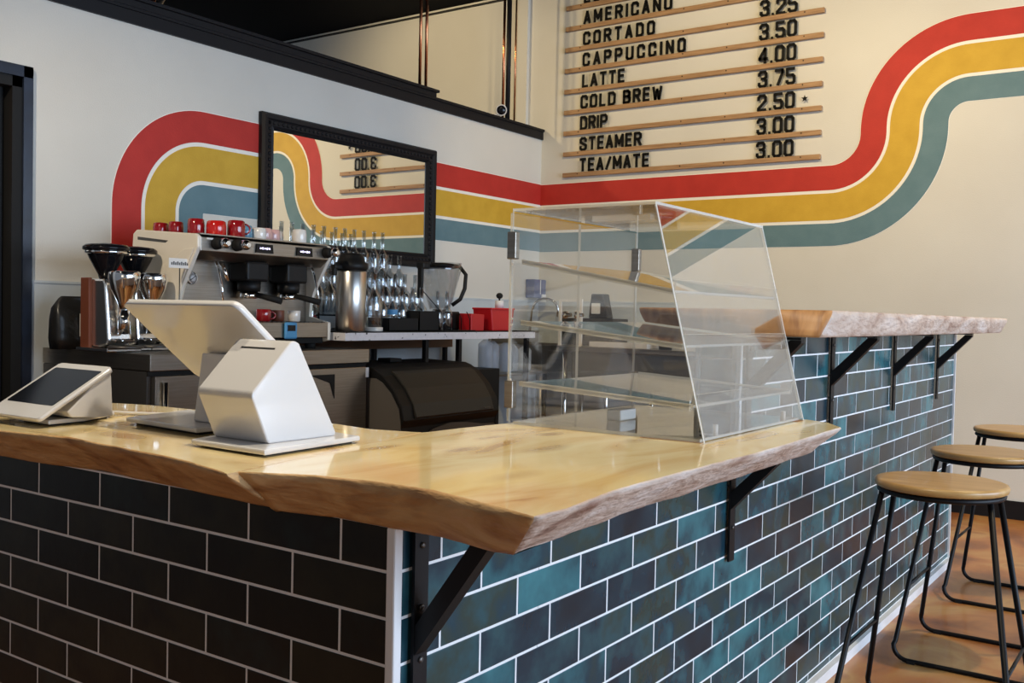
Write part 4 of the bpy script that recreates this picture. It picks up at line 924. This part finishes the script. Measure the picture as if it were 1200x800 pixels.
# ------------------------------------------------------------------ sink corner
sk = thing('hand_sink', 'stainless hand sink with gooseneck faucet in the back corner', 'sink', (5.30, 3.509, 0))
mb = MB(); mb.box(-0.30, 0.36, -0.50, -0.47, 0.78, 0.985).box(-0.30, 0.36, -0.03, 0, 0.78, 1.08).box(-0.30, -0.27, -0.47, -0.03, 0.78, 0.985).box(0.33, 0.36, -0.47, -0.03, 0.78, 0.985).box(-0.27, 0.33, -0.47, -0.03, 0.78, 0.80)
mb.build('basin', 'ss', sk)
for x in (-0.27, 0.33):
    for y in (-0.47, -0.05): MB().cyl((x, y, 0), (x, y, 0.78), 0.018, seg=10).build('leg', 'ss', sk)
pts = [(0.20, -0.045, 1.06), (0.20, -0.06, 1.26)]
for i in range(10): a = PI*i/9; pts.append((0.20+0.0*i+0.065-0.065*math.cos(a), -0.07-0.08*(1-math.cos(a)), 1.26+0.085*math.sin(a)))
pts.append((0.33, -0.23, 1.20))
MB().tube(pts, 0.012, 10).build('faucet', 'chrome', sk)
dp = thing('soap_dispenser', 'blue wall mounted soap dispenser above the corner sink', 'dispenser', (5.585, WY-0.0, 1.35))
MB().box(-0.085, 0.085, -0.095, -0.0065, 0.0, 0.150, bev=0.006).build('dispenser_body', 'dispblue', dp)
MB().box(-0.004, 0.004, -0.098, -0.094, 0.03, 0.145).build('sight_strip', 'paleplastic', dp)
MB().box(0.02, 0.075, -0.105, -0.080, -0.035, 0.030, bev=0.004).build('push_bar', 'paleplastic', dp)
# prep table along the right wall
pt = thing('prep_table', 'stainless prep table along the cream wall behind the pastry case', 'table', (4.98, 1.35, 0))
MB().box(0, 0.70, 0, 1.52, 0.955, 0.99, bev=0.004).build('table_top', 'ss', pt)
MB().box(0.02, 0.69, 0.03, 1.49, 0.30, 0.32).build('undershelf', 'ss', pt)
for x in (0.04, 0.66):
    for y in (0.05, 0.76, 1.47): MB().cyl((x, y, 0), (x, y, 0.955), 0.020, seg=12).build('leg', 'chrome', pt)
MB().box(0.02, 0.04, 0.10, 1.40, 0.70, 0.955).build('drawer_front', 'ssdark', pt)
tag(MB().box(5.02, 5.22, 2.15, 2.62, 0.9905, 1.03, bev=0.004).build('white_tray', 'white'), 'flat white tray on the prep table', 'tray')
bx = thing('black_carton', 'long black carton with two white labels on the prep table', 'carton', (5.40, 2.80, 0.990))
MB().box(-0.12, 0.12, -0.225, 0.225, 0, 0.205, bev=0.004).build('carton', 'bagblk', bx)
for y, w_ in ((0.14, 0.09), (-0.03, 0.09)): MB().box(-0.1225, -0.1205, y-w_/2, y+w_/2, 0.118, 0.160).build('label', 'paper', bx)
bx = thing('black_pouch', 'black pouch with pale label on top of the long carton', 'pouch', (5.38, 2.735, 1.1955))
MB().prism([(-0.085, 0), (0.080, 0), (0.070, 0.10), (0.060, 0.185), (-0.045, 0.185), (-0.060, 0.10)], 'x', -0.045, 0.045, bev=0.006).build('pouch_body', 'bagblk', bx)
MB().box(-0.048, -0.0455, -0.02, 0.055, 0.035, 0.115).build('label', 'paper', bx)
gd = thing('splash_guard', 'white plastic splash guard frame left of the black carton', 'guard', (5.10, 2.83, 0.990))
mb = MB(); mb.box(-0.008, 0.008, -0.100, -0.080, 0, 0.345).box(-0.008, 0.008, 0.080, 0.100, 0, 0.345).box(-0.008, 0.008, -0.080, 0.080, 0.325, 0.345); mb.build('guard_frame', 'mugwhite', gd)
bn = tag(MB().lathe([(0.045, 0), (0.062, 0.10), (0.064, 0.103)], (5.10, 2.05, 0.9905), 20).build('grey_cup', 'ssdark'), 'small dark grey cup on the prep table', 'cup')
tag(MB().box(4.70, 5.20, 0.35, 0.80, 0, 0.62, bev=0.02).build('storage_bin', 'iceblk'), 'dark storage bin behind the raised bar', 'bin')
